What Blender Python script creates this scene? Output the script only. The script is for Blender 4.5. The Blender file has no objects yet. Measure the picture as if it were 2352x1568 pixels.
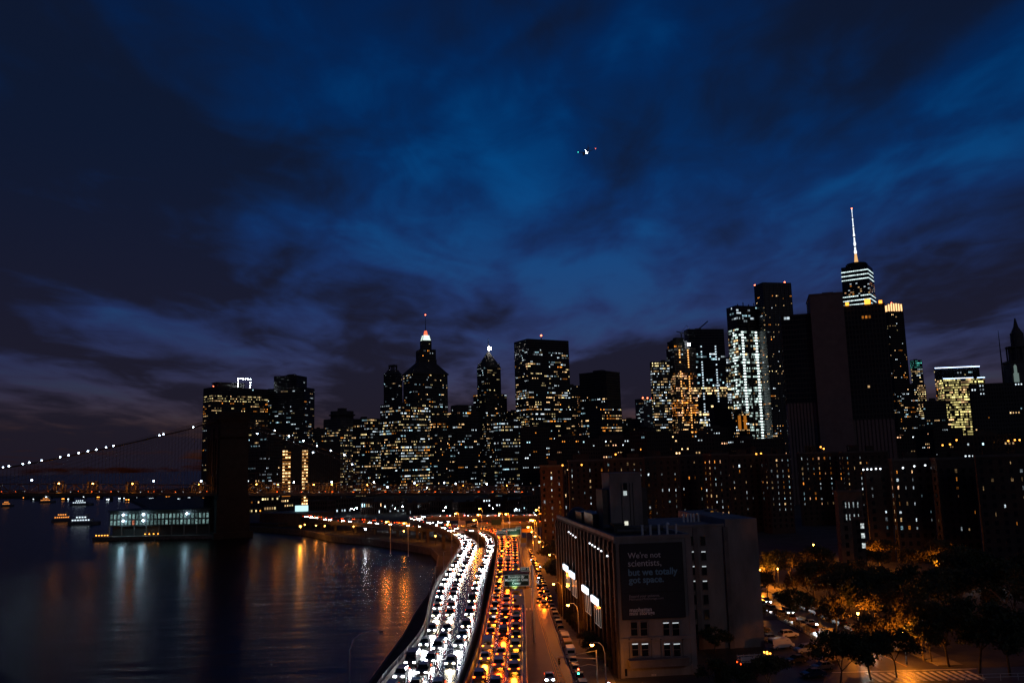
import bpy, bmesh, math, random
from mathutils import Vector, Matrix
from mathutils.geometry import tessellate_polygon
R = math.radians
random.seed(7)
SC = bpy.context.scene
COL = SC.collection

# ------------------------------------------------------------------ camera
CAM_H, PITCH, ROLL, FPX = 45.0, R(8.1), R(-1.5), 1923.6      # focal length in units of a 2352 px wide frame
cam_d = bpy.data.cameras.new('camera')
cam = bpy.data.objects.new('camera', cam_d)
COL.objects.link(cam)
SC.camera = cam
cam_d.lens = 36 * FPX / 2352
cam_d.clip_start, cam_d.clip_end = 0.5, 60000
CAM_M = Matrix.Rotation(math.pi / 2 + PITCH, 3, 'X') @ Matrix.Rotation(ROLL, 3, 'Z')
cam.matrix_world = Matrix.Translation((0, 0, CAM_H)) @ CAM_M.to_4x4()

# ------------------------------------------------------------------ dusk sky
world = bpy.data.worlds.new('World')
SC.world = world
world.use_nodes = True
wn, wl = world.node_tree.nodes, world.node_tree.links
bg = wn['Background']
bg.inputs[1].default_value = 0.15
sky = wn.new('ShaderNodeTexSky')
sky.sky_type = 'NISHITA'
sky.sun_disc = False
sky.sun_elevation = R(-3.0)
sky.sun_rotation = R(5)
sky.altitude = 50
sky.ozone_density = 3


def wmath(op, a, b=None, c=None):
    n = wn.new('ShaderNodeMath')
    n.operation = op
    for i, x in enumerate((a, b, c)):
        if x is None:
            continue
        if isinstance(x, (int, float)):
            n.inputs[i].default_value = x
        else:
            wl.new(x, n.inputs[i])
    return n.outputs[0]


def wmix(fac, a, b, mode='MIX'):
    n = wn.new('ShaderNodeMix')
    n.data_type = 'RGBA'
    n.blend_type = mode
    for k, x in ((0, fac), (6, a), (7, b)):
        if isinstance(x, (int, float)):
            n.inputs[k].default_value = x
        elif isinstance(x, tuple):
            n.inputs[k].default_value = (*x, 1)
        else:
            wl.new(x, n.inputs[k])
    return n.outputs[2]


def wramp(x, lo, hi):
    n = wn.new('ShaderNodeMapRange')
    n.interpolation_type = 'SMOOTHSTEP'
    wl.new(x, n.inputs[0])
    n.inputs[1].default_value, n.inputs[2].default_value = lo, hi
    return n.outputs[0]


tc = wn.new('ShaderNodeTexCoord')
sp = wn.new('ShaderNodeSeparateXYZ')
wl.new(tc.outputs['Generated'], sp.inputs[0])
dx, dy, dz = sp.outputs
zz = wmath('ADD', wmath('MAXIMUM', dz, 0.0), 0.09)
cx = wmath('DIVIDE', dx, zz)                          # the cloud sheet seen in perspective
cy = wmath('DIVIDE', dy, zz)


def cloud(sx, sy, ox, detail, rough, dist=0.0):
    cb = wn.new('ShaderNodeCombineXYZ')
    wl.new(wmath('MULTIPLY_ADD', cx, sx, ox), cb.inputs[0])
    wl.new(wmath('MULTIPLY_ADD', cy, sy, ox * .7), cb.inputs[1])
    n = wn.new('ShaderNodeTexNoise')
    n.inputs['Scale'].default_value = 1
    n.inputs['Detail'].default_value = detail
    n.inputs['Roughness'].default_value = rough
    n.inputs['Distortion'].default_value = dist
    wl.new(cb.outputs[0], n.inputs['Vector'])
    return n.outputs['Fac']


CL_OFF = (6.37, 18.9)
big = cloud(.75, .40, CL_OFF[0], 2, .5, .4)
mid = cloud(2.1, 1.15, CL_OFF[1], 3, .55, .6)
fine = cloud(5.2, 2.9, CL_OFF[1] + 4, 4, .6, .5)
dens = wmath('ADD', wmath('ADD', wmath('MULTIPLY', big, .50), wmath('MULTIPLY', mid, .36)), wmath('MULTIPLY', fine, .14))
low0 = wramp(dz, .22, .0)
dens = wmath('MULTIPLY_ADD', low0, .05, dens)
thick = wramp(dens, .44, .58)
veil = wramp(dens, .37, .48)
low = wramp(dz, .40, .05)                              # 1 near the horizon
clear = wmix(1.0, sky.outputs[0], (.1, 6.3, 8.0), 'MULTIPLY')
haze_ = wmix(1.0, sky.outputs[0], (.2, 2.8, 4.4), 'MULTIPLY')
warm = wmix(1.0, sky.outputs[0], (2.7, 1.7, 2.9), 'MULTIPLY')
sheet = wmix(veil, clear, haze_)
sheet = wmix(wmath('MULTIPLY', low, .9), sheet, warm)
cloudc = wmix(low, (.03, .056, .16), (.075, .064, .125))
skyc = wmix(wmath('MULTIPLY', thick, .93), sheet, cloudc)
wl.new(skyc, bg.inputs[0])

# fill lamp from behind the camera, added to lift the facing walls
fill_sun_d = bpy.data.lights.new('fill_sun', 'SUN')
fill_sun_d.energy, fill_sun_d.angle, fill_sun_d.color = 0.058, R(12), (1, .9, .84)
fill_sun = bpy.data.objects.new('fill_sun', fill_sun_d)
COL.objects.link(fill_sun)
fill_sun.rotation_euler = Vector((-.42, 1.0, -.5)).to_track_quat('-Z', 'Y').to_euler()

SC.view_settings.view_transform = 'Standard'
SC.view_settings.look = 'None'
SC.view_settings.exposure = 0.0
SC.view_settings.gamma = 1.0
SC.render.engine = 'CYCLES'
SC.cycles.use_denoising = True
SC.cycles.denoiser = 'OPENIMAGEDENOISE'
SC.cycles.max_bounces = 4
SC.cycles.diffuse_bounces = 2
SC.cycles.glossy_bounces = 3
SC.cycles.transmission_bounces = 2
SC.cycles.sample_clamp_indirect = 2.0
SC.cycles.sample_clamp_direct = 0.0
SC.cycles.use_light_tree = True
SC.cycles.caustics_reflective = False
SC.cycles.caustics_refractive = False


# ------------------------------------------------------------------ sight lines: where a bearing and an elevation seen from the bridge meet the place
def ray(u, v):
    d = CAM_M @ Vector(((u - 1176) / FPX, -(v - 784) / FPX, -1))
    return d.x / d.y, d.z / d.y


def P(u, v, Y):
    a, b = ray(u, v)
    return Vector((a * Y, Y, CAM_H + b * Y))


def G(u, v, z):
    a, b = ray(u, v)
    Y = (z - CAM_H) / b
    return Vector((a * Y, Y, z))


def ordinal(n):
    return '%d%s' % (n, 'th' if 10 < n % 100 < 14 else {1: 'st', 2: 'nd', 3: 'rd'}.get(n % 10, 'th'))


# ------------------------------------------------------------------ materials
MATS = {}


def mat(name, col=(.2, .2, .2), rough=.8, var=.25, scale=.4, metal=0.0, emit=None, strength=0.0, spec=.5, bump=0.0, bscale=3.0, stretch=None):
    if name in MATS:
        return MATS[name]
    m = bpy.data.materials.new(name)
    m.use_nodes = True
    n, l = m.node_tree.nodes, m.node_tree.links
    b = n['Principled BSDF']
    b.inputs['Roughness'].default_value = rough
    b.inputs['Metallic'].default_value = metal
    b.inputs['Specular IOR Level'].default_value = spec
    t = n.new('ShaderNodeTexCoord')
    vec = t.outputs['Object']
    if stretch:
        mp = n.new('ShaderNodeMapping')
        mp.inputs['Scale'].default_value = stretch
        l.new(vec, mp.inputs[0])
        vec = mp.outputs[0]
    nz = n.new('ShaderNodeTexNoise')
    nz.inputs['Scale'].default_value = scale
    nz.inputs['Detail'].default_value = 5
    nz.inputs['Roughness'].default_value = .65
    l.new(vec, nz.inputs['Vector'])
    rp = n.new('ShaderNodeMapRange')
    rp.inputs[1].default_value, rp.inputs[2].default_value = .3, .7
    rp.inputs[3].default_value, rp.inputs[4].default_value = 1 - var, 1 + var
    l.new(nz.outputs['Fac'], rp.inputs[0])
    mx = n.new('ShaderNodeMix')
    mx.data_type = 'RGBA'
    mx.blend_type = 'MULTIPLY'
    mx.inputs[0].default_value = 1
    mx.inputs[6].default_value = (*col, 1)
    l.new(rp.outputs[0], mx.inputs[7])
    l.new(mx.outputs[2], b.inputs['Base Color'])
    if bump:
        n2 = n.new('ShaderNodeTexNoise')
        n2.inputs['Scale'].default_value = bscale
        n2.inputs['Detail'].default_value = 4
        l.new(vec, n2.inputs['Vector'])
        bp = n.new('ShaderNodeBump')
        bp.inputs['Strength'].default_value = bump
        bp.inputs['Distance'].default_value = .1
        l.new(n2.outputs['Fac'], bp.inputs['Height'])
        l.new(bp.outputs[0], b.inputs['Normal'])
    if emit:
        b.inputs['Emission Color'].default_value = (*emit, 1)
        b.inputs['Emission Strength'].default_value = strength
        m.cycles.emission_sampling = 'NONE'
    MATS[name] = m
    return m


def mat_attr(name, objcolor=False, k=1.0, rough=.2):
    """glass whose glow comes from the room behind it: per window colour"""
    m = bpy.data.materials.new(name)
    m.use_nodes = True
    n, l = m.node_tree.nodes, m.node_tree.links
    b = n['Principled BSDF']
    b.inputs['Base Color'].default_value = (.02, .02, .025, 1)
    b.inputs['Roughness'].default_value = rough
    if objcolor:
        o = n.new('ShaderNodeObjectInfo')
        # curtains and furniture break the glow up inside the pane
        t = n.new('ShaderNodeTexCoord')
        nz = n.new('ShaderNodeTexNoise')
        nz.noise_dimensions = '4D'
        nz.inputs['Scale'].default_value = 1.3
        l.new(t.outputs['Object'], nz.inputs['Vector'])
        w = n.new('ShaderNodeMath')
        w.operation = 'MULTIPLY'
        l.new(o.outputs['Random'], w.inputs[0])
        w.inputs[1].default_value = 50
        l.new(w.outputs[0], nz.inputs['W'])
        mr = n.new('ShaderNodeMapRange')
        mr.inputs[1].default_value, mr.inputs[2].default_value = .35, .65
        mr.inputs[3].default_value, mr.inputs[4].default_value = .25 * k, 1.6 * k
        l.new(nz.outputs['Fac'], mr.inputs[0])
        s = n.new('ShaderNodeMath')
        s.operation = 'MULTIPLY'
        l.new(o.outputs['Alpha'], s.inputs[0])
        l.new(mr.outputs[0], s.inputs[1])
        l.new(o.outputs['Color'], b.inputs['Emission Color'])
        l.new(s.outputs[0], b.inputs['Emission Strength'])
    else:
        a = n.new('ShaderNodeVertexColor')
        a.layer_name = 'Glow'
        l.new(a.outputs['Color'], b.inputs['Emission Color'])
        b.inputs['Emission Strength'].default_value = k
    m.cycles.emission_sampling = 'NONE'
    MATS[name] = m
    return m


def mat_paint(name='car_paint'):
    m = bpy.data.materials.new(name)
    m.use_nodes = True
    n, l = m.node_tree.nodes, m.node_tree.links
    b = n['Principled BSDF']
    o = n.new('ShaderNodeObjectInfo')
    l.new(o.outputs['Color'], b.inputs['Base Color'])
    b.inputs['Roughness'].default_value = .32
    b.inputs['Coat Weight'].default_value = .5
    b.inputs['Coat Roughness'].default_value = .08
    MATS[name] = m
    return m


WIN = mat_attr('lit_rooms')
ROOM = mat_attr('lit_room', True, 1.0)
PAINT = mat_paint()
GLASS = mat('dark_glass', (.012, .014, .02), .12, .3, .05)
GLASSB = mat('blue_glass', (.014, .02, .032), .1, .3, .05)
STONE = mat('dark_stone', (.055, .05, .05), .85, .3, .08)
STONE2 = mat('grey_stone', (.09, .085, .085), .85, .3, .08)
BRONZE = mat('dark_bronze_cladding', (.035, .032, .034), .6, .3, .1)
WHITEST = mat('pale_cladding', (.13, .13, .135), .75, .25, .1)
BRICK = mat('brown_brick', (.045, .035, .034), .9, .3, .6)
BRICK2 = mat('red_brick', (.06, .034, .028), .9, .3, .6)
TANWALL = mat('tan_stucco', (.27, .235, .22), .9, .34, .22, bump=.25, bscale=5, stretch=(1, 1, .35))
TANDARK = mat('tan_stucco_dark', (.2, .165, .15), .9, .25, .3)  # darker tone of the tan stucco
LIMESLAB = mat('limestone_slab', (.21, .155, .145), .9, .15, .2)
CONC = mat('concrete', (.22, .2, .185), .85, .3, .5, bump=.2)
CONCD = mat('stained_concrete', (.11, .10, .095), .85, .35, .4)
GRANITE = mat('bridge_granite', (.017, .016, .017), .95, .35, .25, bump=.4, bscale=.8)
STEEL = mat('painted_steel', (.1, .09, .08), .6, .3, .6)
STEELD = mat('dark_steel', (.03, .03, .032), .55, .3, .6)
GALV = mat('galvanised_steel', (.5, .51, .53), .45, .15, 1.0, metal=.4)
ASPH = mat('asphalt', (.035, .032, .03), .23, .35, .35, bump=.07, bscale=5)
ASPH2 = mat('street_asphalt', (.032, .029, .027), .48, .35, .3, bump=.15, bscale=7)
WALKM = mat('pavement', (.17, .155, .14), .85, .25, .5)
GROUND = mat('earth', (.06, .055, .05), .95, .4, .12)
PAINTW = mat('white_road_paint', (.7, .68, .64), .6, .25, 1.5)
PAINTY = mat('yellow_road_paint', (.65, .4, .06), .6, .25, 1.5)
TYRE = mat('tyre_rubber', (.02, .02, .02), .85)
RIM = mat('wheel_rim', (.4, .4, .4), .35, metal=.9)
CARGL = mat('car_window', (.012, .013, .016), .06)
HEADON = mat('headlight_lit', (.8, .8, .8), .2, emit=(.9, .96, 1.0), strength=70)
HEADWARM = mat('warm_headlight_lit', (.8, .8, .8), .2, emit=(1.0, .86, .6), strength=45)
HEADDIM = mat('headlight_seen_from_behind', (.8, .8, .8), .2, emit=(.9, .96, 1.0), strength=1.5)
HEADOFF = mat('headlight_unlit', (.6, .6, .6), .12)
TAILON = mat('tail_light_lit', (.5, .05, .02), .3, emit=(1.0, .05, .005), strength=13)
TAILON2 = mat('brake_light_lit', (.5, .05, .02), .3, emit=(1.0, .11, .008), strength=9)
TAILAMB = mat('indicator_lit', (.6, .25, .02), .3, emit=(1.0, .27, .02), strength=7)
TAILOFF = mat('tail_light_unlit', (.25, .02, .015), .2)
AMBER = mat('amber_lamp', (.8, .5, .1), .3, emit=(1, .36, .04), strength=7)
SODIUM = mat('sodium_bulb', (.9, .6, .3), .3, emit=(1.0, .42, .07), strength=22)
WHITEL = mat('white_bulb', (.9, .9, .9), .3, emit=(.8, .92, 1.0), strength=80)
ROOFW = mat('roof_flood_white', (.9, .9, .9), .3, emit=(.8, .92, 1.0), strength=3.5)
ROOFO = mat('roof_flood_orange', (.9, .6, .3), .3, emit=(1.0, .36, .05), strength=4)
BLUEL = mat('mercury_bulb', (.8, .9, 1), .3, emit=(.62, .8, 1.0), strength=30)
REDL = mat('red_beacon', (.8, .1, .05), .3, emit=(1, .14, .06), strength=9)
GREENL = mat('green_signal', (.1, .8, .5), .3, emit=(.05, 1, .7), strength=8)
BARK = mat('plane_tree_bark', (.17, .14, .10), .9, .5, 2.5, stretch=(1, 1, .3))
BARKD = mat('dark_bark', (.05, .042, .035), .95, .4, 2)


def leafmat(name, c):
    m = mat(name, c, .7, .45, .5)
    return m


LEAF = leafmat('green_leaves', (.05, .06, .022))
LEAFY = leafmat('yellowing_leaves', (.11, .085, .03))


# ------------------------------------------------------------------ mesh helpers
class MB:
    def __init__(s):
        s.v, s.f, s.m, s.c = [], [], [], []

    def quad(s, a, b, c, d, m=0, col=None):
        i = len(s.v)
        s.v += [tuple(a), tuple(b), tuple(c), tuple(d)]
        s.f.append((i, i + 1, i + 2, i + 3))
        s.m.append(m)
        s.c.append(col)

    def box(s, x0, x1, y0, y1, z0, z1, m=0, M=None):
        i = len(s.v)
        p = [(x, y, z) for z in (z0, z1) for x, y in ((x0, y0), (x1, y0), (x1, y1), (x0, y1))]
        if M:
            p = [tuple(M @ Vector(q)) for q in p]
        s.v += p
        for f in ((3, 2, 1, 0), (4, 5, 6, 7), (0, 1, 5, 4), (1, 2, 6, 5), (2, 3, 7, 6), (3, 0, 4, 7)):
            s.f.append(tuple(i + k for k in f))
            s.m.append(m)
            s.c.append(None)

    def frustum(s, b0, t0, z0, z1, m=0):
        """b0, t0: (x0,x1,y0,y1) at the bottom and at the top"""
        i = len(s.v)
        for (x0, x1, y0, y1), z in ((b0, z0), (t0, z1)):
            s.v += [(x0, y0, z), (x1, y0, z), (x1, y1, z), (x0, y1, z)]
        for f in ((3, 2, 1, 0), (4, 5, 6, 7), (0, 1, 5, 4), (1, 2, 6, 5), (2, 3, 7, 6), (3, 0, 4, 7)):
            s.f.append(tuple(i + k for k in f))
            s.m.append(m)
            s.c.append(None)

    def prism(s, poly, z0, z1, m=0):
        n, i = len(poly), len(s.v)
        s.v += [(x, y, z0) for x, y in poly] + [(x, y, z1) for x, y in poly]
        for k in range(n):
            j = (k + 1) % n
            s.f.append((i + k, i + j, i + n + j, i + n + k))
            s.m.append(m)
            s.c.append(None)
        s.f.append(tuple(i + n + k for k in range(n)))
        s.f.append(tuple(i + n - 1 - k for k in range(n)))
        s.m += [m, m]
        s.c += [None, None]

    def tube(s, pts, rad, n=6, m=0, cap=True):
        pts = [Vector(p) for p in pts]
        rad = rad if isinstance(rad, (list, tuple)) else [rad] * len(pts)
        i0 = len(s.v)
        up = None
        for k, p in enumerate(pts):
            t = (pts[min(k + 1, len(pts) - 1)] - pts[max(k - 1, 0)]).normalized()
            if up is None or abs(up.dot(t)) > .95:
                up = Vector((1, 0, 0)) if abs(t.x) < .8 else Vector((0, 1, 0))
            a = t.cross(up).normalized()
            b = t.cross(a).normalized()
            up = b.cross(t).cross(t) if False else up
            for q in range(n):
                w = 2 * math.pi * q / n
                s.v.append(tuple(p + (a * math.cos(w) + b * math.sin(w)) * rad[k]))
        for k in range(len(pts) - 1):
            for q in range(n):
                r = (q + 1) % n
                s.f.append((i0 + k * n + q, i0 + k * n + r, i0 + (k + 1) * n + r, i0 + (k + 1) * n + q))
                s.m.append(m)
                s.c.append(None)
        if cap:
            s.f.append(tuple(i0 + q for q in reversed(range(n))))
            s.f.append(tuple(i0 + (len(pts) - 1) * n + q for q in range(n)))
            s.m += [m, m]
            s.c += [None, None]

    def ball(s, c, r, n=8, k=5, m=0, sz=1.0):
        i = len(s.v)
        for a in range(k + 1):
            ph = math.pi * a / k
            for q in range(n):
                th = 2 * math.pi * q / n
                s.v.append((c[0] + r * math.sin(ph) * math.cos(th), c[1] + r * math.sin(ph) * math.sin(th), c[2] + r * sz * math.cos(ph)))
        for a in range(k):
            for q in range(n):
                r2 = (q + 1) % n
                s.f.append((i + a * n + q, i + (a + 1) * n + q, i + (a + 1) * n + r2, i + a * n + r2))
                s.m.append(m)
                s.c.append(None)

    def mesh(s, name, mats, smooth=False):
        me = bpy.data.meshes.new(name)
        me.from_pydata(s.v, [], s.f)
        for m in (mats if isinstance(mats, (list, tuple)) else [mats]):
            me.materials.append(m)
        me.polygons.foreach_set('material_index', s.m)
        if smooth:
            me.polygons.foreach_set('use_smooth', [True] * len(s.f))
        if any(c is not None for c in s.c):
            at = me.color_attributes.new('Glow', 'FLOAT_COLOR', 'CORNER')
            buf = []
            for f, c in zip(s.f, s.c):
                c = c or (0, 0, 0)
                buf += [c[0], c[1], c[2], 1.0] * len(f)
            at.data.foreach_set('color', buf)
        me.update()
        return me

    def build(s, name, mats, parent=None, smooth=False, **kw):
        return put(name, s.mesh(name, mats, smooth), parent, **kw)


def put(name, me, parent=None, label=None, cat=None, group=None, kind=None, M=None):
    o = bpy.data.objects.new(name, me)
    COL.objects.link(o)
    if parent:
        o.parent = parent
    if M is not None:
        o.matrix_local = M
    tag(o, label, cat, group, kind)
    return o


def tag(o, label=None, cat=None, group=None, kind=None):
    for k, x in (('label', label), ('category', cat), ('group', group), ('kind', kind)):
        if x:
            o[k] = x
    return o


def root(name, loc, rz=0.0, label=None, cat=None, group=None):
    o = bpy.data.objects.new(name, None)
    COL.objects.link(o)
    o.location = loc
    o.rotation_euler = (0, 0, rz)
    o.empty_display_size = .5
    return tag(o, label, cat, group)


def copy_tree(o, parent=None):
    c = o.copy()
    COL.objects.link(c)
    c.parent = parent
    if parent:
        c.matrix_local = o.matrix_local.copy()
    for ch in list(o.children):
        copy_tree(ch, c)
    return c


LAMPD = {}


def lamp(kind, key, energy, color, loc, parent=None, size=.2, spot=None, rot=None, name=None):
    if key not in LAMPD:
        d = bpy.data.lights.new(key, kind)
        d.energy, d.color = energy, color
        d.shadow_soft_size = size
        if spot:
            d.spot_size, d.spot_blend = spot
        LAMPD[key] = d
    o = bpy.data.objects.new(name or key, LAMPD[key])
    COL.objects.link(o)
    o.location = loc
    if rot is not None:
        o.rotation_euler = rot
    if parent:
        o.parent = parent
    return o


def text_mesh(name, body, width, material, parent, M, bold=0.0, depth=.03):
    cu = bpy.data.curves.new(name, 'FONT')
    cu.body = body
    cu.extrude = depth
    cu.offset = bold
    cu.resolution_u = 3
    tmp = bpy.data.objects.new(name, cu)
    COL.objects.link(tmp)
    dg = bpy.context.evaluated_depsgraph_get()
    me = bpy.data.meshes.new_from_object(tmp.evaluated_get(dg))
    bpy.data.objects.remove(tmp)
    bpy.data.curves.remove(cu)
    xs = [v.co.x for v in me.vertices]
    s = width / (max(xs) - min(xs))
    x0 = min(xs)
    for v in me.vertices:
        v.co = ((v.co.x - x0) * s, v.co.y * s, v.co.z)
    me.materials.clear()
    me.materials.append(material)
    return put(name, me, parent, M=M)


def smooth_line(pts, n):
    """Catmull-Rom through the points, resampled evenly"""
    pts = [Vector(p) for p in pts]
    e = [pts[0] * 2 - pts[1]] + pts + [pts[-1] * 2 - pts[-2]]
    dense = []
    for i in range(1, len(e) - 2):
        a, b, c, d = e[i - 1:i + 3]
        for k in range(14):
            t = k / 14
            dense.append(.5 * ((2 * b) + (c - a) * t + (2 * a - 5 * b + 4 * c - d) * t * t + (3 * b - a - 3 * c + d) * t ** 3))
    dense.append(e[-2])
    L = [0]
    for a, b in zip(dense, dense[1:]):
        L.append(L[-1] + (b - a).length)
    out, j = [], 0
    for k in range(n):
        s = L[-1] * k / (n - 1)
        while j < len(L) - 2 and L[j + 1] < s:
            j += 1
        t = (s - L[j]) / max(L[j + 1] - L[j], 1e-6)
        out.append(dense[j].lerp(dense[j + 1], min(max(t, 0), 1)))
    return out


def line_len(p):
    return sum((b - a).length for a, b in zip(p, p[1:]))


def along(p, s):
    for a, b in zip(p, p[1:]):
        d = (b - a).length
        if s <= d:
            return a.lerp(b, s / d), (b - a).normalized()
        s -= d
    return p[-1].copy(), (p[-1] - p[-2]).normalized()

# ================================================================== the setting
def xy(u, v, z):
    p = G(u, v, z)
    return (p.x, p.y)


SHORE = [(-30, 60), (-30, 138)] + [xy(u, v, 0) for u, v in (
    (925, 1490), (950, 1440), (985, 1385), (1000, 1330), (1006, 1292), (990, 1274), (930, 1263), (850, 1251),
    (760, 1243), (700, 1229), (640, 1224), (575, 1219))] + [(-240, 660), (-330, 800), (-460, 1050), (-620, 1350), (-760, 1800), (-760, 2400), (-300, 3200)]
LANDP = SHORE + [(-300, 9000), (9000, 9000), (9000, 60)]
mb = MB()
for t in tessellate_polygon([[Vector((x, y, 0)) for x, y in LANDP]]):
    i = len(mb.v)
    pts = [(LANDP[k][0], LANDP[k][1], 3.0) for k in t]
    a = Vector(pts[1]) - Vector(pts[0])
    b = Vector(pts[2]) - Vector(pts[0])
    if a.cross(b).z < 0:
        pts.reverse()
    mb.v += pts
    mb.f.append((i, i + 1, i + 2))
    mb.m.append(0)
    mb.c.append(None)
ground = mb.build('ground', GROUND, kind='structure')
mb = MB()
for (ax, ay), (bx, by) in zip(SHORE, SHORE[1:]):
    mb.quad((ax, ay, -3), (bx, by, -3), (bx, by, 3.4), (ax, ay, 3.4))
    d = Vector((bx - ax, by - ay, 0)).normalized()
    n = Vector((d.y, -d.x, 0)) * .6
    if n.x < 0 and False:
        n = -n
    mb.quad((ax, ay, 3.4), (bx, by, 3.4), (bx + n.x, by + n.y, 3.4), (ax + n.x, ay + n.y, 3.4))
mb.build('sea_wall', CONCD, ground)

WATER = bpy.data.materials.new('river_water')
WATER.use_nodes = True
n_, l_ = WATER.node_tree.nodes, WATER.node_tree.links
b_ = n_['Principled BSDF']
b_.inputs['Base Color'].default_value = (.0025, .003, .004, 1)
b_.inputs['Roughness'].default_value = .27
b_.inputs['IOR'].default_value = 1.33
b_.inputs['Specular IOR Level'].default_value = .17
t_ = n_.new('ShaderNodeTexCoord')
hs = []
for sc_, st, w in ((.11, (.3, 1.2, 1), .9), (.5, (.4, 1.4, 1), .1)):
    mp_ = n_.new('ShaderNodeMapping')
    mp_.inputs['Scale'].default_value = st
    l_.new(t_.outputs['Object'], mp_.inputs[0])
    z_ = n_.new('ShaderNodeTexNoise')
    z_.inputs['Scale'].default_value = sc_
    z_.inputs['Detail'].default_value = 3
    l_.new(mp_.outputs[0], z_.inputs['Vector'])
    m_ = n_.new('ShaderNodeMath')
    m_.operation = 'MULTIPLY'
    l_.new(z_.outputs['Fac'], m_.inputs[0])
    m_.inputs[1].default_value = w
    hs.append(m_.outputs[0])
ad = n_.new('ShaderNodeMath')
l_.new(hs[0], ad.inputs[0])
l_.new(hs[1], ad.inputs[1])
bp_ = n_.new('ShaderNodeBump')
bp_.inputs['Strength'].default_value = .32
bp_.inputs['Distance'].default_value = 1.1
l_.new(ad.outputs[0], bp_.inputs['Height'])
l_.new(bp_.outputs[0], b_.inputs['Normal'])
mb = MB()
mb.quad((-12000, -500, 0), (9000, -500, 0), (9000, 20000, 0), (-12000, 20000, 0))
mb.build('river', WATER, kind='structure')

# the far side of the harbour
mb = MB()
far = []
for k in range(26):
    far.append((-1150 + k * 26, 1560 + 30 * math.sin(k * 1.7)))
for k in range(25):
    (ax, ay), (bx, by) = far[k], far[k + 1]
    h0, h1 = 4 + 5 * random.random(), 4 + 5 * random.random()
    mb.quad((ax, ay, -1), (bx, by, -1), (bx, by + 6, h1), (ax, ay + 6, h0))
    mb.quad((ax, ay + 6, h0), (bx, by + 6, h1), (bx, by + 400, 2), (ax, ay + 400, 2))
mb.build('far_shore', GROUND, kind='structure')


# ------------------------------------------------------------------ elevated highway
def pts(l, z0, z1=None):
    z1 = z0 if z1 is None else z1
    n = len(l)
    return [G(u, v, z0 + (z1 - z0) * k / (n - 1)) for k, (u, v) in enumerate(l)]


def zpts(l):
    return [G(u, v, z) for u, v, z in l]


def ribbon(name, left, right, n, material, thick=1.6, parent=None, **kw):
    a, b = smooth_line(left, n), smooth_line(right, n)
    m = MB()
    for k in range(n - 1):
        dn = Vector((0, 0, -thick))
        m.quad(a[k], b[k], b[k + 1], a[k + 1])
        m.quad(a[k] + dn, a[k + 1] + dn, b[k + 1] + dn, b[k] + dn, 1)
        m.quad(a[k] + dn, a[k], a[k + 1], a[k + 1] + dn, 1)
        m.quad(b[k], b[k] + dn, b[k + 1] + dn, b[k + 1], 1)
    m.quad(a[0], a[0] + Vector((0, 0, -thick)), b[0] + Vector((0, 0, -thick)), b[0], 1)
    o = m.build(name, [material, CONCD], parent, **kw)
    return o, a, b


def parapet(name, line, h, w, material, parent, side=1):
    """a low wall swept along a line"""
    m = MB()
    off = []
    for k, p in enumerate(line):
        t = (line[min(k + 1, len(line) - 1)] - line[max(k - 1, 0)])
        t.z = 0
        t.normalize()
        off.append(Vector((t.y, -t.x, 0)) * w * side)
    for k in range(len(line) - 1):
        a, b = line[k], line[k + 1]
        c, d = a + off[k], b + off[k + 1]
        H = Vector((0, 0, h))
        Z = Vector((0, 0, .02))
        for q in ((a + Z, b + Z, b + H, a + H), (d + Z, c + Z, c + H, d + H), (a + H, b + H, d + H, c + H)):
            m.quad(*q)
    a, c, H = line[0], line[0] + off[0], Vector((0, 0, h))
    m.quad(a, c, c + H, a + H)
    return m.build(name, material, parent)


def dashes(name, line, length, gap, w, material, parent, s0=0.0, s1=None, lift=.006):
    m = MB()
    L = line_len(line) if s1 is None else s1
    s = s0
    while s + length < L:
        n = max(1, int(length / 6))
        for q in range(n):
            a, t = along(line, s + length * q / n)
            b, t2 = along(line, s + length * (q + 1) / n)
            x = Vector((t.y, -t.x, 0)).normalized() * w / 2
            x2 = Vector((t2.y, -t2.x, 0)).normalized() * w / 2
            zl = Vector((0, 0, lift))
            m.quad(a - x + zl, a + x + zl, b + x2 + zl, b - x2 + zl)
        s += length + gap
    return m.build(name, material, parent, kind='stuff')


def mixline(a, b, f0, f1=None):
    f1 = f0 if f1 is None else f1
    n = len(a)
    return [a[k].lerp(b[k], f0 + (f1 - f0) * k / (n - 1)) for k in range(n)]


DZ = 9.0
WL = [(860, 1610), (886, 1568), (940.5, 1503), (974.8, 1451.5), (989, 1388.5), (1003.4, 1345.6), (1032, 1302.7), (1052, 1271.3), (1060, 1257)]
WR = [(1040, 1615), (1055, 1568), (1069, 1528.7), (1089, 1463), (1100.6, 1423), (1115, 1337), (1123.5, 1305.6), (1130.7, 1280), (1136.4, 1257)]
hw, wa, wb = ribbon('highway', pts(WL, DZ), pts(WR, DZ), 70, ASPH, kind='structure')
RL_ = [(1060, 1257, 9), (1055, 1243, 9.5), (1038, 1228.4, 11), (1003.4, 1211.2, 13), (960.5, 1199.8, 14), (942, 1194.6, 14), (939, 1191.4, 14), (946, 1189, 14), (975, 1187.2, 14), (1020, 1186.3, 14), (1110, 1185.8, 14), (1240, 1185, 14)]
RR_ = [(1099, 1257, 9), (1089, 1245.5, 9.5), (1061, 1229.8, 11), (1018, 1211, 13), (983, 1199.3, 14), (971, 1194.6, 14), (969, 1192.6, 14), (974, 1191, 14), (995, 1189.5, 14), (1030, 1188.6, 14), (1110, 1188, 14), (1240, 1187.4, 14)]
rmp, ra, rb = ribbon('slip_road', zpts(RL_), zpts(RR_), 90, ASPH, kind='structure')
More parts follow.
